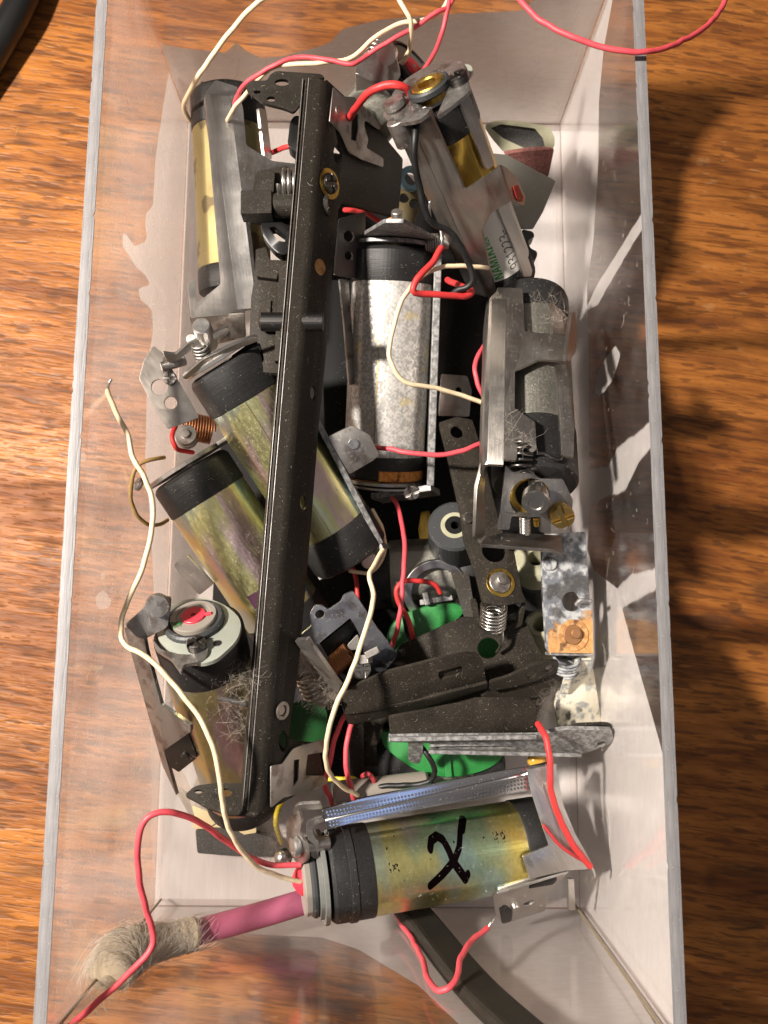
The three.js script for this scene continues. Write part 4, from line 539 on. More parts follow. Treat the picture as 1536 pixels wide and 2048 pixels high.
// ------------------------------------------------------------------ small blue-grey frame bracket with springs
{ const p = plane3([620, 1250, 70], [760, 1250, 66], [690, 1340, 62]), side = plane3([590, 1290, 70], [680, 1390, 60], [600, 1310, 64]);
  thing('frame_bracket', 'small dusty steel frame bracket with springs and a screw right of the black bar', 'bracket', [
    part('frame', merge(plate(K(12, [[130, 605], [260, 500], [245, 400], [285, 335], [345, 330], [400, 370], [500, 300], [520, 250], [600, 215], [640, 270], [800, 520], [835, 560], [968, 742], [860, 870], [690, 935], [600, 990], [560, 1000], [500, 920], [230, 600]]), p, 1.2, { r: .8, holes: [[...k1(12, 328, 405), 1.5], K(12, [[315, 640], [575, 430], [620, 500], [690, 640], [690, 750], [560, 930], [500, 900], [400, 780]])] })), M.blueSteel),
    part('side_wall', plate(K(12, [[128, 612], [225, 600], [500, 985], [460, 1110], [400, 1060], [200, 800]]), side, 1.3, { r: .5, lift: .4 }), M.dirty), part('inner_block', plate(K(12, [[320, 660], [580, 450], [620, 520], [560, 640], [400, 760]]), flat(54), 12, { r: 1 }), M.blackGloss),
    part('coil_spring', coil(P(...k1(12, 420, 840), 62), P(...k1(12, 570, 710), 63), 3.1, 11, .42), M.copper), part('lug', plate(K(12, [[545, 660], [640, 560], [650, 620], [640, 690], [580, 700]]), flat(65), 3, { r: 1 }), M.spring), part('screw', screwHead(frame(P(...k1(12, 655, 850), 62), P(...k1(12, 690, 860), 66)), 3.3, 2.6), M.steel), part('pin', merge(slab([...k1(12, 700, 745), 69], [...k1(12, 810, 690), 69], 2.4, 3), slab([...k1(12, 640, 780), 66], [...k1(12, 720, 770), 68], 3, 3)), M.dirty),
    part('coil_spring', coil(P(...k1(12, 225, 900), 56), P(...k1(12, 300, 1080), 52), 4.0, 5, .6), M.spring), part('lug', merge(rivet(frame(P(...k1(12, 350, 1110), 52), P(...k1(12, 370, 1090), 58)), 2.2, 2), slab([...k1(12, 130, 960), 50], [...k1(12, 200, 1090), 48], 8, 4)), M.dirty),
  ]);
}
// ------------------------------------------------------------------ pinch roller arms
{ const p = plane3([890, 860, 48], [1000, 1240, 62], [960, 860, 46]), q = plane3([740, 1320, 44], [1120, 1230, 50], [1000, 1400, 42]), ro = frame(P(...k1(6, 690, 130), 50), P(...k1(6, 690, 290), 22));
  const arm = plate([...K(14, [[810, 700], [930, 660], [1040, 680], [1110, 900], [1180, 1200], [1229, 1400]]), ...K(13, [[700, 70], [745, 80], [800, 370], [830, 440], [650, 470], [520, 450], [470, 240], [385, 0]]), ...K(14, [[960, 1330], [870, 930]])], p, 1.3, { r: .8, holes: [[...k1(14, 935, 765), 2.4], [...k1(13, 600, 75), 4.2]] });
  thing('pinch_roller_arm', 'black lacquered arm with rubber roller and pivot spring below the right motor', 'roller arm', [
    part('arm', arm, M.dusty), part('roller', tubeRing(ro, 0, 17, 4.9, 9.6, .8), M.grayRubber, [part('roller_core', tubeRing(ro, -.4, 4, 3.5, 5), M.cream), part('roller_bush', tubeRing(ro, -.2, 4, 1.5, 3.6), M.blackGloss)]),
    part('pin', rivet(fN(p, ...k1(14, 1005, 1360), 0), 1.8, 1.8), M.brightSteel), part('ring', tubeRing(fN(p, ...k1(13, 645, 305), 0), 0, .5, 3.8, 5.0), M.brass), part('pivot', merge(cylinder(fN(p, ...k1(13, 640, 305), 0), -1, .9, 3.7), cylinder(fN(p, ...k1(13, 648, 290), 0), 0, 2.6, 1.8)), M.dirty),
    part('coil_spring', coil(P(...k1(13, 600, 470), 58), P(...k1(13, 590, 610), 52), 4.2, 6, .55), M.spring), part('spring_leg', tube([P(...k1(13, 610, 600), 52), P(...k1(13, 655, 560), 55), P(...k1(13, 660, 650), 54), P(...k1(13, 655, 740), 52), P(...k1(13, 620, 800), 49)], .6), M.spring), part('yoke', merge(plate(K(13, [[430, 440], [480, 440], [500, 600], [540, 630], [760, 600], [810, 450], [830, 460], [800, 610], [740, 640], [500, 645], [460, 600]]), plane3([950, 1210, 56], [1050, 1210, 56], [980, 1260, 50]), 2, { r: 1 }), plate(K(13, [[290, 230], [420, 240], [480, 600], [400, 600]]), plane3([910, 1150, 40], [940, 1250, 46], [940, 1150, 42]), 1.2)), M.dusty),
  ]);
  thing('black_plate', 'dusty black metal plate with round hole lying over the green disc', 'plate', [part('plate', plate([...K(6, [[410, 745], [730, 600], [1050, 620], [1145, 815], [1180, 980], [1100, 1120], [700, 1140], [330, 1140], [300, 1250], [245, 1265], [210, 1140], [300, 940]])], q, 1.3, { r: 1, holes: [[...k1(6, 862, 760), 3.8]] }), M.dusty)]);
  // corroded arm by the right wall
  const c = plane3([1100, 1000, 62], [1185, 1320, 58], [1180, 1010, 60]), low = plane3([1120, 1330, 46], [1195, 1340, 42], [1200, 1460, 36]);
  const rp = K(13, [[940, 560 - 600], [1255, -60], [1275, 250], [1310, 770], [1300, 812], [1000, 805], [975, 770], [945, 300]]);
  // rust that fades into the plate: a thin sheet whose coverage is an alpha map
  const rustSheet = (() => { const q = K(13, [[968, 440], [1302, 440], [1309, 810], [990, 804]]).map(([x, y]) => at(c, x, y, .06)), g = new THREE.BufferGeometry(); g.setAttribute('position', new THREE.Float32BufferAttribute([q[0], q[3], q[2], q[0], q[2], q[1]].flatMap((p) => p.toArray()), 3)); g.setAttribute('uv', new THREE.Float32BufferAttribute([0, 1, 0, 0, 1, 0, 0, 1, 1, 0, 1, 1], 2)); g.computeVertexNormals(); return g; })();
  const rustM = (() => { const S = 256, a = new Uint8Array(S * S * 4), b = new Uint8Array(S * S * 4); for (let y = 0; y < S; y++) for (let x = 0; x < S; x++) { const u = x / S, v = y / S, n = fbm(u, v, 5, 5, 411, 5) - .5, f = fbm(u, v, 16, 16, 412, 4), d = Math.hypot((u - .55) * .9, v - .36), k = sst(.60 + .35 * (u - .5) + .55 * n - v, -.06, .16), ring = sst(.05 - Math.abs(d - .27), 0, .05), dark = sst(fbm(u, v, 7, 7, 413, 4), .62, .74); let q = mix3([.44, .19, .05], [.52, .31, .13], f); q = mix3(q, [.50, .44, .36], ring * .8); q = mix3(q, [.60, .24, .04], .6 * sst(.2 - d, 0, .15)); q = mix3(q, [.09, .05, .03], dark * .8); a.set([enc(q[0]), enc(q[1]), enc(q[2]), 255], (y * S + x) * 4); const al = 255 * k * (.82 + .3 * f > 1 ? 1 : .82 + .3 * f); b.set([al, al, al, 255], (y * S + x) * 4); }
    const t = dt(S, S, a, true), t2 = dt(S, S, b, false), m = plain('fading_rust', [1, 1, 1], .85, 0, { map: t, alphaMap: t2, transparent: true }); return m; })();
  const rustPts = K(13, [[1140, 520], [1200, 500], [1298, 460], [1308, 770], [1296, 808], [1010, 800], [985, 760], [975, 650], [1080, 590]]);
  thing('corroded_arm', 'corroded white and rust orange metal arm along the right wall', 'roller arm', [
    part('arm', plate(rp, c, 1.6, { r: 1, holes: [[...k1(13, 1155, 440), 3.3]] }), M.corroded, [part('rust_patch', rustSheet, rustM)]),
    part('rivet', merge(tubeRing(fN(c, ...k1(13, 1005, 175), 0), -.1, .2, 2.3, 3.0), rivet(fN(c, ...k1(13, 1000, 170), 0), 2.3, 1.2)), M.corroded), part('pivot', merge(tubeRing(fN(c, ...k1(13, 1165, 680), .1), 0, .35, 3.4, 5.3, .1)), M.rust, [part('pin_head', merge(cylinder(fN(c, ...k1(13, 1160, 675), .1), 0, .8, 3.3, .2), cylinder(fN(c, ...k1(13, 1172, 665), .1), 0, 2.2, 1.7)), plain('rusty_steel', [.28, .14, .06], .6, .5))]),
    part('coil_spring', coil(P(...k1(13, 1120, 830), 54), P(...k1(13, 1110, 930), 50), 4.2, 5, .55), M.corroded), part('edge_lip', slab([...k1(13, 1000, 812), 59], [...k1(13, 1305, 818), 57], 1.2, 5), M.edge), part('wire_end', tube([P(...k1(13, 1190, 460), 62), P(...k1(13, 1220, 432), 63), P(...k1(13, 1290, 436), 63)], .8), M.edge),
    part('lower_plate', merge(plate(K(13, [[1060, 1050], [1200, 900], [1310, 920], [1370, 1310], [1200, 1330], [1060, 1345], [1040, 1180]]), low, 1.5, { r: 1 }), plate(K(13, [[1190, 860], [1310, 850], [1290, 940], [1240, 1000], [1160, 1000]]), plane3([1150, 1320, 54], [1180, 1330, 52], [1150, 1360, 46]), 2, { r: 2 }), slab([...k1(13, 1140, 930), 52], [...k1(13, 1100, 1100), 44], 3, 3)), M.crust),
  ]);
  const rl = frame(P(...k1(13, 900, 130), 44), P(...k1(13, 870, 380), 20)), r2 = frame(P(...k1(13, 935, 600), 40), P(...k1(13, 960, 760), 20));
  thing('cream_roller', 'old cream plastic roller half hidden under the corroded arm, upper one', 'roller', [part('roller', tubeRing(rl, 0, 24, 3, 8.5, 1.5), M.cream), part('collar', tubeRing(rl, 8, 24.5, 3, 9.2, 1), M.grayRubber)]);
  thing('cream_roller', 'old cream plastic roller peeping out below the corroded arm, lower one', 'roller', [part('roller', tubeRing(r2, 0, 22, 3, 6, 1.5), M.cream)]);
}
// ------------------------------------------------------------------ black channel brackets over the green disc
{ const a = plane3([700, 1390, 64], [960, 1310, 64], [700, 1440, 57]), a1 = plane3([690, 1420, 60], [970, 1370, 58], [700, 1455, 50]);
  const U = K(12, [[560, 1000], [600, 985], [860, 880], [1290, 790], [1500, 735]]);
  thing('channel_bracket', 'black channel bracket with a rectangular slot, upper of two in front', 'bracket', [
    part('channel', merge(plate([...K(6, [[115, 1010], [150, 965], [330, 885], [600, 815], [760, 785], [805, 790], [835, 830], [850, 920], [860, 940], [500, 1030], [300, 1080], [130, 1100]])], a, 1.2, { r: .8, holes: [K(6, [[603, 880], [720, 848], [735, 860], [732, 895], [622, 922], [605, 910]])] }), plate(K(6, [[108, 1035], [130, 1090], [500, 1025], [860, 935], [860, 960], [600, 1050], [300, 1120], [180, 1145], [150, 1148], [130, 1120]]), a1, 1.2, { r: .8, lift: .2 })), M.dusty, [part('slot_floor', plate(K(6, [[600, 875], [725, 843], [740, 895], [615, 928]]), a, .4, { lift: -1.3 }), M.dusty)]),
    part('end_lug', merge(plate(K(13, [[570, 1015], [700, 980], [880, 895], [1010, 862], [1065, 870], [1068, 900], [1050, 950], [900, 1010], [700, 1060], [570, 1085]]), plane3([980, 1370, 58], [1110, 1330, 56], [1000, 1390, 54]), 1.3, { r: 1.5, holes: [[...k1(13, 995, 920), 1.5], [...k1(13, 870, 962), 1.8]] }), plate(K(13, [[580, 1060], [800, 1020], [1060, 950], [1095, 960], [1080, 1000], [1040, 1050], [900, 1130], [500, 1130]]), plane3([980, 1390, 52], [1110, 1360, 50], [1000, 1410, 48]), 1.3, { r: 1.5 })), M.black),
  ]);
  const b = plane3([790, 1440, 62], [1060, 1400, 62], [790, 1480, 57]), b2 = plane3([780, 1480, 58], [1220, 1480, 52], [790, 1510, 50]);
  thing('channel_bracket', 'black channel bracket with corroded grey edge, lower of two in front', 'bracket', [
    part('channel', plate(K(6, [[352, 1115], [700, 1050], [800, 1022], [1075, 1022], [1105, 1050], [1115, 1180], [1112, 1212], [900, 1215], [360, 1225]]), b, 1.3, { r: .8 }), M.dusty),
    part('edge_flange', merge(plate(K(6, [[350, 1215], [900, 1212], [1112, 1210], [1160, 1195], [1250, 1175], [1490, 1180], [1500, 1210], [1505, 1240], [1380, 1290], [1330, 1310], [1000, 1310], [580, 1300], [560, 1262], [900, 1255], [352, 1240]]), b2, 1.5, { r: .8, holes: [[...k1(6, 1440, 1250), 1.6], K(6, [[585, 1262], [1000, 1258], [1010, 1272], [600, 1276]])] }), slab([...k1(6, 560, 1290), 56], [...k1(6, 1340, 1308), 51], 1.4, 3), slab([...k1(6, 352, 1226), 60], [...k1(6, 1110, 1214), 58], 1.6, 2)), M.edge),
    part('end_lug', plate(K(13, [[1070, 1370], [1200, 1325], [1400, 1318], [1450, 1330], [1450, 1390], [1300, 1375], [1100, 1400]]), plane3([1130, 1460, 56], [1220, 1455, 52], [1130, 1480, 52]), 1.3, { r: 1.5 }), M.dusty), part('lug', plate(K(6, [[452, 1240], [530, 1240], [525, 1310], [510, 1350], [475, 1350], [452, 1330]]), plane3([820, 1490, 54], [845, 1490, 54], [825, 1525, 46]), 1.5, { r: 1 }), M.edge),
  ]);
  const g = flat(36), G2 = plane3([760, 1460, 34], [1010, 1540, 32], [800, 1300, 36]);
  thing('green_disc', 'bright green plastic disc with rounded lobes under the black plate', 'plastic disc', [part('disc', merge(plate(K(6, [[330, 745], [360, 640], [430, 580], [560, 535], [690, 525], [735, 545], [740, 580], [700, 620], [1000, 640], [1000, 1000], [940, 1330], [860, 1385], [740, 1420], [620, 1425], [500, 1395], [400, 1330], [330, 1270], [298, 1200], [305, 1175], [350, 1190], [420, 1000]]), G2, 4, { r: 3.5, bev: 1.2 }), slab([...k1(6, 650, 1300), 34.2], [...k1(6, 660, 1420), 33.4], 2.4, 3)), M.green)]);
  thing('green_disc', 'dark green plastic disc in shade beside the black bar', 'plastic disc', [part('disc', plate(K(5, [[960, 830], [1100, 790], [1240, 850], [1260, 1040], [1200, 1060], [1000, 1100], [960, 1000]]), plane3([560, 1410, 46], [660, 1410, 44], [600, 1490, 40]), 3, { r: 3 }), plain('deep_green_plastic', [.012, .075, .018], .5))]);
}
// ------------------------------------------------------------------ things at the edges of the pile and under it
{ const pl = (c, pts, h, th, o) => plate(K(c, pts), typeof h === 'number' ? flat(h) : h, th, o);
  const tubeP = plane3([1000, 300, 38], [1100, 330, 34], [1010, 250, 44]);
  thing('abrasive_cap', 'maroon and cream cap lying tilted in the back right corner', 'cap', [
    part('side', pl(10, [[1100, 890], [1260, 865], [1460, 850], [1420, 1040], [1360, 1100], [1180, 960]], plane3([1020, 310, 40], [1108, 300, 38], [1080, 370, 22]), 2, { r: 1 }), M.maroon), part('lip', pl(10, [[960, 690], [1020, 655], [1160, 650], [1420, 690], [1465, 760], [1460, 855], [1260, 868], [1110, 890], [1000, 760]], tubeP, 2.2, { r: 3, holes: [K(10, [[1000, 700], [1080, 670], [1320, 700], [1380, 770], [1400, 840], [1250, 850], [1100, 780]])] }), M.cream), part('inside', pl(10, [[985, 690], [1080, 665], [1330, 695], [1400, 770], [1410, 850], [1250, 858], [1080, 800]], tubeP, 1, { lift: -2, r: 2 }), M.foam)]);
  thing('grey_card', 'grey sheet scrap leaning beside the labelled motor in the back right', 'sheet', [part('sheet', pl(10, [[1020, 880], [1120, 890], [1440, 1060], [1470, 1080], [1380, 1300], [1310, 1420], [1200, 1420], [1050, 1000]], plane3([990, 320, 46], [1100, 350, 30], [1070, 450, 34]), .8, { r: .5 }), plain('grey_card', [.13, .125, .105], .85))]);
  thing('black_gear_strip', 'black toothed plastic strip beside the labelled motor', 'gear strip', [part('strip', merge(pl(10, [[1230, 1420], [1310, 1440], [1320, 1480], [1270, 1500], [1290, 1560], [1340, 1580], [1335, 1630], [1280, 1660], [1300, 1740], [1320, 1800], [1250, 1830], [1220, 1700], [1210, 1500]], 42, 6, { r: 1.2 })), M.blackGloss)]);
  thing('brass_screw', 'small brass screw below the labelled motor', 'screw', [part('screw', merge(screwHead(frame(P(...k1(10, 1260, 1810), 52), P(...k1(10, 1290, 1830), 55)), 3, 2), cylinder(frame(P(...k1(10, 1260, 1810), 52), P(...k1(10, 1180, 1850), 50)), 0, 14, 1.6)), M.gold)]);
  thing('blue_ring', 'pale blue plastic ring lying between the bar and the labelled motor', 'ring', [part('ring', tubeRing(fN(plane3([800, 360, 45], [850, 360, 43], [820, 400, 42]), ...k1(10, 425, 1070), 0), 0, 3, 2.5, 4.6, .6), M.bluePlastic)]);
  thing('brown_plate', 'brown holed plate below the pale blue ring', 'plate', [part('plate', pl(10, [[330, 1100], [480, 1120], [500, 1280], [430, 1420], [330, 1340]], 40, 1.5, { holes: [[...k1(10, 385, 1200), 2], [...k1(10, 460, 1240), 2]] }), plain('brown_lacquer', [.10, .075, .03], .5))]);
  thing('grey_pad', 'dark grey foam pad lying flat near the front left corner', 'pad', [part('pad', pl(8, [[1000, 665], [1030, 650], [1190, 655], [1380, 700], [1420, 740], [1400, 800], [1200, 800], [1010, 785]], 6, 5, { r: 1 }), M.foam)]);
  thing('paper_scrap', 'cream paper scrap under the black bar at the front left', 'paper', [part('scrap', merge(pl(8, [[1000, 560], [1150, 580], [1310, 580], [1312, 680], [1250, 690], [1190, 655], [1020, 650]], 7, .3, { r: .4 }), pl(8, [[985, 540], [1150, 600], [1060, 660], [990, 660]], 8, .3)), plain('cream_paper', [.60, .50, .30], .9))]);
  thing('white_sleeve', 'white plastic sleeve behind the dotted bracket of the front motor', 'sleeve', [part('sleeve', cylinder(frame(P(...k1(12, 430, 1880), 40), P(...k1(12, 1230, 1790), 36)), 0, 34, 4.4, 1), M.milky)]);
  thing('rubber_belt', 'flat black rubber belt coming out from under the front motor', 'belt', [part('belt', (() => { const c = new THREE.CatmullRomCurve3([P(790, 1780, 20), P(850, 1852, 34), P(905, 1922, 58), P(960, 1985, 80), P(1040, 2060, 104), P(1120, 2130, 126)]), pts = c.getPoints(40), gs = []; const sh = new THREE.Shape(rounded([V2(-.0026, -.0064), V2(.0026, -.0064), V2(.0026, .0064), V2(-.0026, .0064)], .0022).getPoints(3)); return autoUV(new THREE.ExtrudeGeometry(sh, { steps: 60, extrudePath: c, bevelEnabled: false })); })(), M.black)]);
  thing('black_cable', 'thick glossy black cable crossing the table at the back left', 'cable', [part('cable', tube([P(-60, 190, 2), P(-10, 100, 4), P(35, 20, 5), P(75, -70, 4)], 6.6, { seg: 24 }), M.blackGloss)]);
  // pink tube wound with thread
  const pk = [P(620, 1800, 34), P(520, 1830, 40), P(380, 1868, 48), P(300, 1888, 52)], tb = tube(pk, 4.2, { seg: 20 });
  const wrap = []; const wc = new THREE.CatmullRomCurve3([P(392, 1866, 50), P(330, 1882, 56), P(280, 1893, 62), P(240, 1915, 68), P(212, 1955, 76)]);
  const wr = [5.2, 4.8, 5.8, 7.9, 6.2], core = []; { const n = 60, F = wc.computeFrenetFrames(n), pos = [], idx = []; for (let i = 0; i <= n; i++) { const t = i / n, c = wc.getPointAt(t), k = t * 4, a = Math.floor(Math.min(3.999, k)), rad = mix(wr[a], wr[a + 1], k - a) * (i === 0 || i === n ? .02 : i === n - 1 ? .6 : i === n - 2 ? .85 : 1); for (let j = 0; j <= 20; j++) { const th = j / 20 * 6.2832, q = rad * (1 + .22 * (vn(i * .35, j * .8, 90, 16, 77) - .5) + .10 * (vn(i * 1.2, j * 2, 90, 40, 78) - .5)) * MM; pos.push(...c.clone().addScaledVector(F.normals[i], q * Math.cos(th)).addScaledVector(F.binormals[i], q * Math.sin(th)).toArray()); } } for (let i = 0; i < n; i++) for (let j = 0; j < 20; j++) { const a = i * 21 + j; idx.push(a, a + 21, a + 1, a + 1, a + 21, a + 22); } const g = new THREE.BufferGeometry(); g.setAttribute('position', new THREE.Float32BufferAttribute(pos, 3)); g.setIndex(idx); g.computeVertexNormals(); core.push(autoUV(g)); }
  const fib = []; for (let i = 0; i < 1700; i++) { const t = rnd(), c = wc.getPointAt(t), tg = wc.getTangentAt(t), k = t * 4, a = Math.floor(Math.min(3.999, k)), rad = mix(wr[a], wr[a + 1], k - a) * (1 + rnd() * (rnd() < .12 ? .35 : .07)), q = frame(c, c.clone().addScaledVector(tg, .01)), th0 = rr(0, 6.28), span = rr(.2, 1.6), sl = rr(-4.5, 4.5), pts = []; for (let j = 0; j < 5; j++) { const th = th0 + span * j / 4; pts.push(q.at(sl * j / 2 + rr(-.7, .7), rad * rr(.97, 1.06) * Math.cos(th), rad * Math.sin(th))); } fib.push(new THREE.TubeGeometry(new THREE.CatmullRomCurve3(pts), 7, rr(.02, .05) * MM, 3)); }
  thing('pink_tube', 'pink plastic tube wound with fuzzy grey thread near the front left corner', 'tube', [part('tube', tb, plain('pink_plastic', [.48, .13, .22], .38, 0, { transmission: .25, thickness: 0 })), part('thread_winding', merge(core), plain('matted_thread', [.38, .32, .23], 1), [{ ...part('thread_fibres', merge(fib), M.dustFibre), stuff: true }]), part('clear_tip', tube([P(215, 1960, 76), P(160, 2010, 90), P(95, 2070, 106)], 1.6), M.clearCap)]);
  // dark parts at the bottom of the pile
  const dk = (name, label, cat, px, h, th, m) => thing(name, label, cat, [part('plate', plate(px, typeof h === 'number' ? flat(h) : h, th, { r: 1 }), m)]);
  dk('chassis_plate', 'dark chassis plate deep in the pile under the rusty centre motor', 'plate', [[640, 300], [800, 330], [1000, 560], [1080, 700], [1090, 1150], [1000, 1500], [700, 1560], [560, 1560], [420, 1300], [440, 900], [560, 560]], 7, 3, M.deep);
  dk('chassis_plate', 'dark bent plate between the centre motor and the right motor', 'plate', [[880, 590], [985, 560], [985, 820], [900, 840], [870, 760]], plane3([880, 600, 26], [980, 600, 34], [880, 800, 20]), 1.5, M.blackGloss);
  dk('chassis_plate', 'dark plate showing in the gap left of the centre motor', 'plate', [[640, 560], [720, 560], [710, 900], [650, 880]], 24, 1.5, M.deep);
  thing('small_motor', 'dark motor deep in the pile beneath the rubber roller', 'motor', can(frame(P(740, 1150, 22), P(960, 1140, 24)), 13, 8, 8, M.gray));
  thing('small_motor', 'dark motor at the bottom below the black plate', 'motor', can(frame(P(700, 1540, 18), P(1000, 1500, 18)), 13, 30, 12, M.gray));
  thing('brass_strip', 'pale brass strip standing in the dark gap left of the rubber roller', 'strip', [part('strip', plate(K(14, [[690, 1310], [745, 1300], [790, 1430], [780, 1555], [690, 1560], [670, 1430]]), flat(20), 1, { r: .5 }), M.brass)]);
  thing('steel_ring', 'steel ring with solder lugs in the dark gap above the green disc', 'ring', [part('ring', tubeRing(frame(P(870, 1180, 34), P(880, 1200, 44)), 0, 2, 9, 12), M.steel), part('lug', merge(slab([840, 1205, 38], [905, 1195, 38], 2, 2), slab([850, 1185, 40], [856, 1210, 40], 2, 2)), M.edge)]);
  thing('black_post', 'dark grey post standing behind the dotted bracket', 'post', [part('post', merge(slab([...k1(12, 630, 1310), 44], [...k1(12, 628, 1800), 30], 5, 10), slab([...k1(12, 665, 1350), 38], [...k1(12, 700, 1780), 28], 10, 10)), M.black)]);
  thing('amber_bead', 'amber glass bead in the gap behind the front motor', 'bead', [part('bead', new THREE.SphereGeometry(2.6 * MM, 20, 14).scale(1.3, 1, 1).translate(...P(...k1(13, 905, 1575), 40).toArray()).toNonIndexed(), plain('amber', [.5, .28, .04], .15))]);
}
// ------------------------------------------------------------------ wires
{ const wire = (label, m, r, pts, bare) => { const c0 = new THREE.CatmullRomCurve3(pts.map(([x, y, h]) => P(x, y, h)), false, 'catmullrom', .5), n0 = Math.max(6, Math.round(c0.getLength() / .0032)), q = c0.getSpacedPoints(n0).map((p, i) => i && i < n0 ? p.add(V(rr(-1, 1), rr(-1, 1), rr(-1, 1)).multiplyScalar(.16 * MM)) : p), ps = [part('insulation', tube(q, r), m)]; if (bare) ps.push(part('bare_end', tube(bare.map(([x, y, h]) => P(x, y, h)), r * .55), M.solder)); return thing('loose_wire', label, 'wire', ps); };
  wire('long cream wire hanging from the left wall to the front motor', W.cream, .78, [[215, 782, 92], [230, 820, 96], [255, 868, 98], [265, 915, 98], [285, 945, 97], [304, 1000, 95], [303, 1070, 94], [283, 1140, 94], [252, 1210, 95], [241, 1255, 97], [250, 1290, 98], [290, 1310, 98], [340, 1360, 97], [395, 1430, 96], [425, 1490, 95], [440, 1560, 92], [449, 1630, 86], [470, 1680, 80], [510, 1730, 70], [555, 1750, 62], [600, 1763, 56]], [[215, 784, 92], [217, 768, 91], [222, 760, 91]]);
  wire('cream wire running from the upper left motor to the small frame bracket and down', W.cream, .8, [[765, 1100, 58], [745, 1135, 64], [738, 1155, 68], [747, 1190, 72], [738, 1240, 76], [718, 1300, 78], [700, 1350, 78], [668, 1420, 76], [652, 1490, 70], [656, 1540, 62], [680, 1570, 54], [715, 1590, 46]]);
  wire('thin cream loop behind the end of the upper iridescent motor', W.cream, .7, [[700, 1142, 46], [740, 1145, 44], [768, 1110, 46], [766, 1060, 50], [745, 1020, 52]]);
  wire('cream wire arching from the back edge to the back left motor', W.cream, .85, [[560, -20, 100], [510, 10, 98], [455, 70, 92], [405, 140, 84], [376, 190, 72], [368, 215, 64], [375, 235, 58], [388, 250, 54]]);
  wire('yellow cream wire looping across the mottled centre motor', W.cream, .78, [[975, 536, 74], [930, 532, 78], [880, 535, 80], [835, 560, 82], [800, 610, 82], [782, 680, 80], [780, 720, 79], [800, 755, 77], [825, 770, 75], [870, 775, 72], [920, 790, 68], [970, 808, 64], [1000, 822, 60]]);
  wire('twisted cream wire of the pair along the back', W.cream, .75, [[905, -20, 104], [880, 25, 102], [850, 40, 101], [800, 48, 100], [750, 75, 99], [700, 118, 97], [650, 125, 97], [580, 130, 96], [545, 135, 95], [515, 160, 92], [470, 215, 80], [455, 240, 70]]);
  wire('twisted red wire of the pair along the back', W.pink, .75, [[915, -20, 104], [895, 15, 103], [870, 25, 103.5], [830, 55, 101.5], [780, 82, 100.5], [735, 110, 98], [705, 128, 98.6], [665, 122, 98], [600, 115, 97], [550, 130, 96.5], [500, 160, 92], [478, 185, 86], [465, 225, 76]]);
  wire('cream wire going down to the red hub motor at the back', W.cream, .75, [[790, -20, 108], [805, 10, 107], [820, 40, 105], [822, 80, 98], [815, 110, 90], [800, 128, 86], [770, 128, 86]]);
  wire('red wire going down to the red hub motor at the back', W.pink, .75, [[900, -10, 104], [890, 40, 102], [880, 80, 98], [860, 120, 90], [838, 145, 84], [830, 150, 82]]);
  wire('pink red wire sagging over the back right rim', W.pink, .85, [[1020, -30, 112], [1040, 0, 113], [1080, 40, 114], [1140, 72, 115], [1210, 95, 115], [1280, 104, 115], [1340, 92, 112], [1400, 62, 106], [1440, 20, 100], [1460, -30, 96]]);
  wire('red wire arching over the clip to the labelled motor', W.red, 1.2, [[690, 260, 70], [700, 235, 84], [718, 208, 98], [745, 180, 106], [780, 168, 109], [808, 175, 108], [822, 192, 104], [828, 215, 98]]);
  wire('black wire lying along the bracket of the labelled motor', W.black, 1.05, [[832, 178, 107], [834, 230, 111], [830, 270, 112], [828, 320, 108], [838, 370, 102], [850, 420, 97], [862, 445, 94], [885, 455, 92], [910, 475, 90], [930, 510, 86], [945, 550, 82], [942, 570, 80], [915, 580, 78], [902, 592, 76]], [[862, 442, 94], [858, 425, 96], [860, 405, 98]]);
  wire('red wire with bare end looping beside the black wire', W.red, 1.1, [[882, 496, 82], [865, 525, 84], [845, 545, 85], [826, 570, 85], [828, 585, 84], [850, 588, 82], [890, 590, 80], [930, 592, 77], [944, 580, 75], [920, 572, 70], [895, 560, 62]], [[882, 498, 82], [884, 480, 82], [882, 462, 83]]);
  wire('short red wire behind the rusty nut of the centre motor', W.red, .95, [[690, 420, 50], [730, 425, 58], [755, 440, 60], [775, 458, 60]]);
  wire('red wire dropping below the centre motor to the green disc', W.pink, .85, [[778, 982, 34], [795, 1015, 42], [806, 1060, 50], [810, 1100, 54], [805, 1170, 58], [800, 1230, 58], [790, 1275, 52], [782, 1300, 46]]);
  wire('pink red wire bridging from the centre motor to the right bracket', W.pink, .85, [[745, 893, 58], [780, 898, 64], [830, 907, 66], [880, 910, 66], [930, 900, 66], [975, 880, 64], [1000, 868, 60]]);
  wire('red wire bulging beside the flat steel bracket', W.pink, .85, [[985, 670, 46], [968, 690, 54], [950, 730, 58], [955, 765, 58], [970, 800, 56], [985, 830, 50]]);
  wire('red loop wire above the green disc', W.red, .9, [[880, 1185, 42], [868, 1168, 44], [840, 1162, 46], [808, 1162, 47], [793, 1180, 47], [797, 1205, 46], [815, 1235, 45], [826, 1275, 44], [832, 1300, 38]]);
  wire('black wire lying on the green disc beside the red loop', W.black, .8, [[795, 1165, 42], [805, 1215, 43], [812, 1255, 42], [820, 1290, 38]]);
  wire('red wire behind the small frame bracket', W.red, .85, [[700, 1120, 30], [712, 1160, 34], [716, 1200, 34], [712, 1240, 28]]);
  wire('red wire on the left of the pair under the black channel bracket', W.pink, .9, [[690, 1430, 48], [672, 1470, 50], [660, 1520, 50], [650, 1570, 48], [662, 1600, 42], [672, 1640, 36]]);
  wire('red wire on the right of the pair under the black channel bracket', W.pink, .9, [[706, 1440, 50], [695, 1480, 52], [692, 1520, 52], [698, 1560, 50], [708, 1600, 44]]);
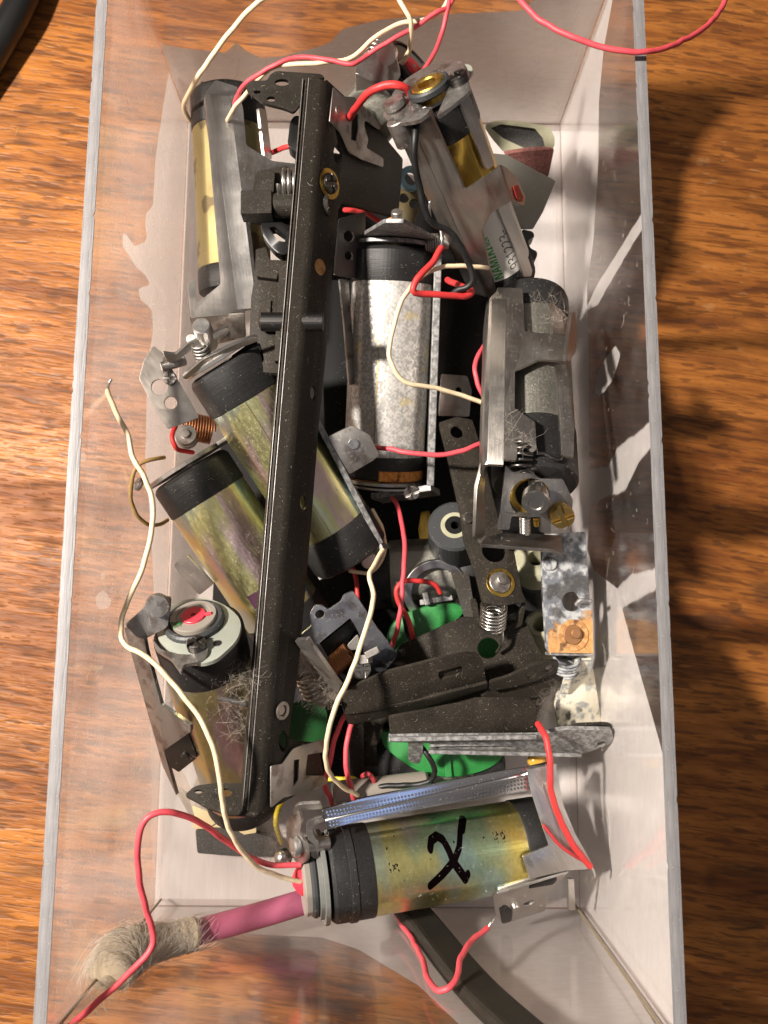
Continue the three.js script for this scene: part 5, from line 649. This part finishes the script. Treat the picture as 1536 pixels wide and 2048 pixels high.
  wire('short curled red wire end beside the dark post', W.pink, .9, [[725, 1552, 40], [738, 1548, 43], [748, 1560, 42], [746, 1572, 38]]);
  wire('black wire crossing the green disc in front', W.black, .95, [[840, 1490, 48], [855, 1510, 50], [868, 1535, 48], [866, 1555, 46], [840, 1568, 44], [770, 1572, 42], [710, 1580, 38]]);
  wire('red wire hanging from the black channel bracket over the front motor arm', W.red, 1.05, [[1076, 1448, 62], [1092, 1475, 67], [1100, 1520, 68], [1100, 1560, 67], [1108, 1605, 65], [1125, 1650, 63], [1150, 1695, 60], [1180, 1732, 55]], [[1180, 1732, 55], [1186, 1742, 54], [1188, 1752, 52]]);
  wire('thin dark red wire lying on the arm of the front motor', W.darkred, .6, [[1088, 1652, 57.5], [1104, 1672, 57.5], [1118, 1690, 57.5], [1140, 1705, 57], [1168, 1722, 55]]);
  wire('pink wire looping on the left from the front motor to the table edge', W.pink, .9, [[600, 1730, 60], [560, 1731, 62], [510, 1720, 68], [450, 1680, 80], [400, 1645, 90], [350, 1626, 97], [310, 1627, 100], [285, 1650, 100], [275, 1700, 99], [280, 1770, 96], [296, 1830, 92], [306, 1870, 90], [300, 1900, 90], [260, 1945, 92], [200, 2000, 96], [140, 2052, 100], [90, 2100, 104]]);
  wire('pink wire with bare end dipping over the black belt', W.pink, .9, [[782, 1800, 22], [795, 1835, 26], [825, 1880, 44], [845, 1920, 60], [855, 1955, 74], [875, 1980, 84], [900, 1975, 86], [915, 1950, 82], [920, 1920, 76], [945, 1880, 66], [975, 1856, 60]], [[975, 1857, 60], [982, 1846, 60], [986, 1838, 59]]);
  wire('bright yellow wire beside the front motor clip', W.yellow, .95, [[572, 1590, 30], [556, 1620, 36], [552, 1640, 38], [556, 1665, 36], [564, 1685, 32]]);
  wire('yellow wire stub behind the spring clip', W.yellow, .8, [[650, 1558, 30], [690, 1557, 33], [720, 1557, 30]]);
  wire('white wire end lying by the cream paper scrap', W.white, .8, [[560, 1622, 20], [540, 1640, 22], [510, 1640, 22], [490, 1632, 20], [470, 1645, 14]]);
  wire('dark cream loop hanging off the lower iridescent motor', wireMat('aged_cream_insulation', [.40, .26, .09]), .7, [[328, 915, 62], [305, 918, 66], [275, 932, 68], [262, 970, 66], [264, 1010, 62], [285, 1043, 56], [315, 1050, 50], [335, 1040, 46]]);
  wire('red wire peeping out between the two iridescent motors', W.red, .85, [[352, 850, 56], [345, 870, 58], [348, 890, 58], [360, 900, 54], [385, 905, 50]]);
  wire('red wire at the back left behind the black bar', W.red, .9, [[545, 305, 54], [580, 292, 60], [620, 290, 60], [650, 300, 54]]);
}
// scrap between the two motors
{ thing('copper_piece', 'copper coloured piece showing between the two iridescent motors', 'coil', [part('coil', coil(P(365, 850, 56), P(425, 862, 52), 4.6, 11, .45), M.copper)]); }
// ------------------------------------------------------------------ lint and dust that has settled on what lies in the box
{ scene.updateMatrixWorld(true);
  const rc = new THREE.Raycaster(), targets = scene.children.filter((o) => !['acrylic_box', 'table'].includes(o.name) && !o.isLight && !/wire/.test(o.name));
  const boxes = targets.map((o) => [o, new THREE.Box3().setFromObject(o)]);
  const drop = (x, z) => { const near = boxes.filter(([, b]) => x >= b.min.x && x <= b.max.x && z >= b.min.z && z <= b.max.z).map(([o]) => o); rc.set(V(x, .2, z), V(0, -1, 0)); return near.length ? rc.intersectObjects(near, true)[0] : null; };
  const fibre = (pts, r) => new THREE.TubeGeometry(new THREE.CatmullRomCurve3(pts), 5, r * MM, 3);
  seed = 777;
  const gs = [];
  for (let i = 0; i < 5600; i++) {
    const x = rr(-.078, .078), z = rr(-.155, .16), h = drop(x, z); if (!h || !h.face) continue;
    const n = h.face.normal.clone().transformDirection(h.object.matrixWorld); if (n.y < 0) n.negate(); if (n.y < .35) continue;
    const L = (rnd() < .97 ? rr(.10, .6) : rr(.9, 2.2)) * MM, t = V(rr(-1, 1), rr(-1, 1), rr(-1, 1)); t.addScaledVector(n, -t.dot(n)).normalize(); const b = n.clone().cross(t), c = rr(-.5, .5), o = h.point.clone().addScaledVector(n, .06 * MM);
    gs.push(fibre([o.clone().addScaledVector(t, -L / 2).addScaledVector(b, c * L * .5), o.clone().addScaledVector(n, rr(0, .10) * L), o.clone().addScaledVector(t, L / 2).addScaledVector(b, c * L * rr(.2, .6)).addScaledVector(n, rr(0, .15) * L)], rr(.016, .034)));
  }
  for (let i = 0; i < 420; i++) {      // fibres clinging to the inside of the walls
    const sd = rnd() < .6 ? 1 : -1, o = V(sd * (HW - .08) * MM, rr(8, 108) * MM, rr(-155, 160) * MM), L = (rnd() < .8 ? rr(.4, 2) : rr(3, 9)) * MM, a = rr(0, 6.28), d = V(0, Math.sin(a), Math.cos(a)), b = V(0, Math.cos(a), -Math.sin(a)), c = rr(-.4, .4);
    const q = [-.5, -.17, .17, .5].map((k) => o.clone().addScaledVector(d, k * L).addScaledVector(b, c * L * Math.cos(k * 3))); if (q.every((p) => Math.abs(p.z) < HL * MM && p.y > 0 && p.y < RIM * MM)) gs.push(fibre(q, rr(.015, .04)));
  }
  thing('lint', 'pale lint and dust fibres settled all over the metal parts', null, [part('lint', merge(gs), M.dustFibre)], { kind: 'stuff' });
  const wad = (label, pts, n, R, len, m, r0 = .03) => { const out = []; for (let i = 0; i < n; i++) { const [px, py, h] = pts[Math.floor(rnd() * pts.length)], o = P(px, py, h).add(V(rr(-1, 1), rr(-.7, .9), rr(-1, 1)).multiplyScalar(R * MM)), q = []; const d = V(rr(-1, 1), rr(-.6, .6), rr(-1, 1)).normalize(), e = V(rr(-1, 1), rr(-1, 1), rr(-1, 1)); for (let k = 0; k < 4; k++) q.push(o.clone().addScaledVector(d, (k - 1.5) * len / 3 * MM).addScaledVector(e, Math.sin(k * rr(1, 3)) * len * .4 * MM)); out.push(fibre(q, rr(r0, r0 * 2))); } return thing('dust_wad', label, 'dust', [part('fibres', merge(out), m)]); };
  wad('brown fuzzy dust wad clinging to the small frame bracket', [[590, 1300, 66], [605, 1330, 64], [625, 1355, 62], [645, 1375, 60], [655, 1390, 58], [620, 1380, 56], [640, 1400, 55]], 620, 3.0, 5, M.lint, .018);
  wad('brown hair tangle on the upright motor beside the black bar', [[470, 1350, 84], [490, 1365, 82], [460, 1400, 80], [480, 1440, 78], [485, 1460, 76], [495, 1345, 84]], 110, 3.6, 9, M.lint, .016);
  wad('grey dust wad by the clip of the front motor', [[545, 1660, 44], [555, 1680, 44], [540, 1700, 42]], 200, 2.6, 6, plain('dark_lint', [.16, .13, .11], 1), .016);
  wad('thin hair tangle on the flat steel bracket', [[1005, 880, 93], [1030, 860, 93], [1045, 880, 93], [1020, 890, 93]], 26, 2.6, 9, M.lint, .014);
  wad('pale hair curls on the rear strip of the right motor', [[1110, 640, 82], [1125, 625, 82], [1100, 605, 78], [1080, 600, 76]], 30, 2.4, 7, M.lint, .016);
  wad('fluff caught on the lugs of the black channel bracket', [[1095, 1400, 60], [1110, 1385, 60], [1085, 1420, 56]], 110, 2.6, 6, plain('dark_lint', [.2, .17, .14], 1), .015);
  wad('thin fluff at the end of the red wire by the right wall', [[1180, 1740, 42], [1165, 1755, 38], [1190, 1760, 38]], 36, 3, 7, M.lint, .014);
}
renderer.render(scene, camera);
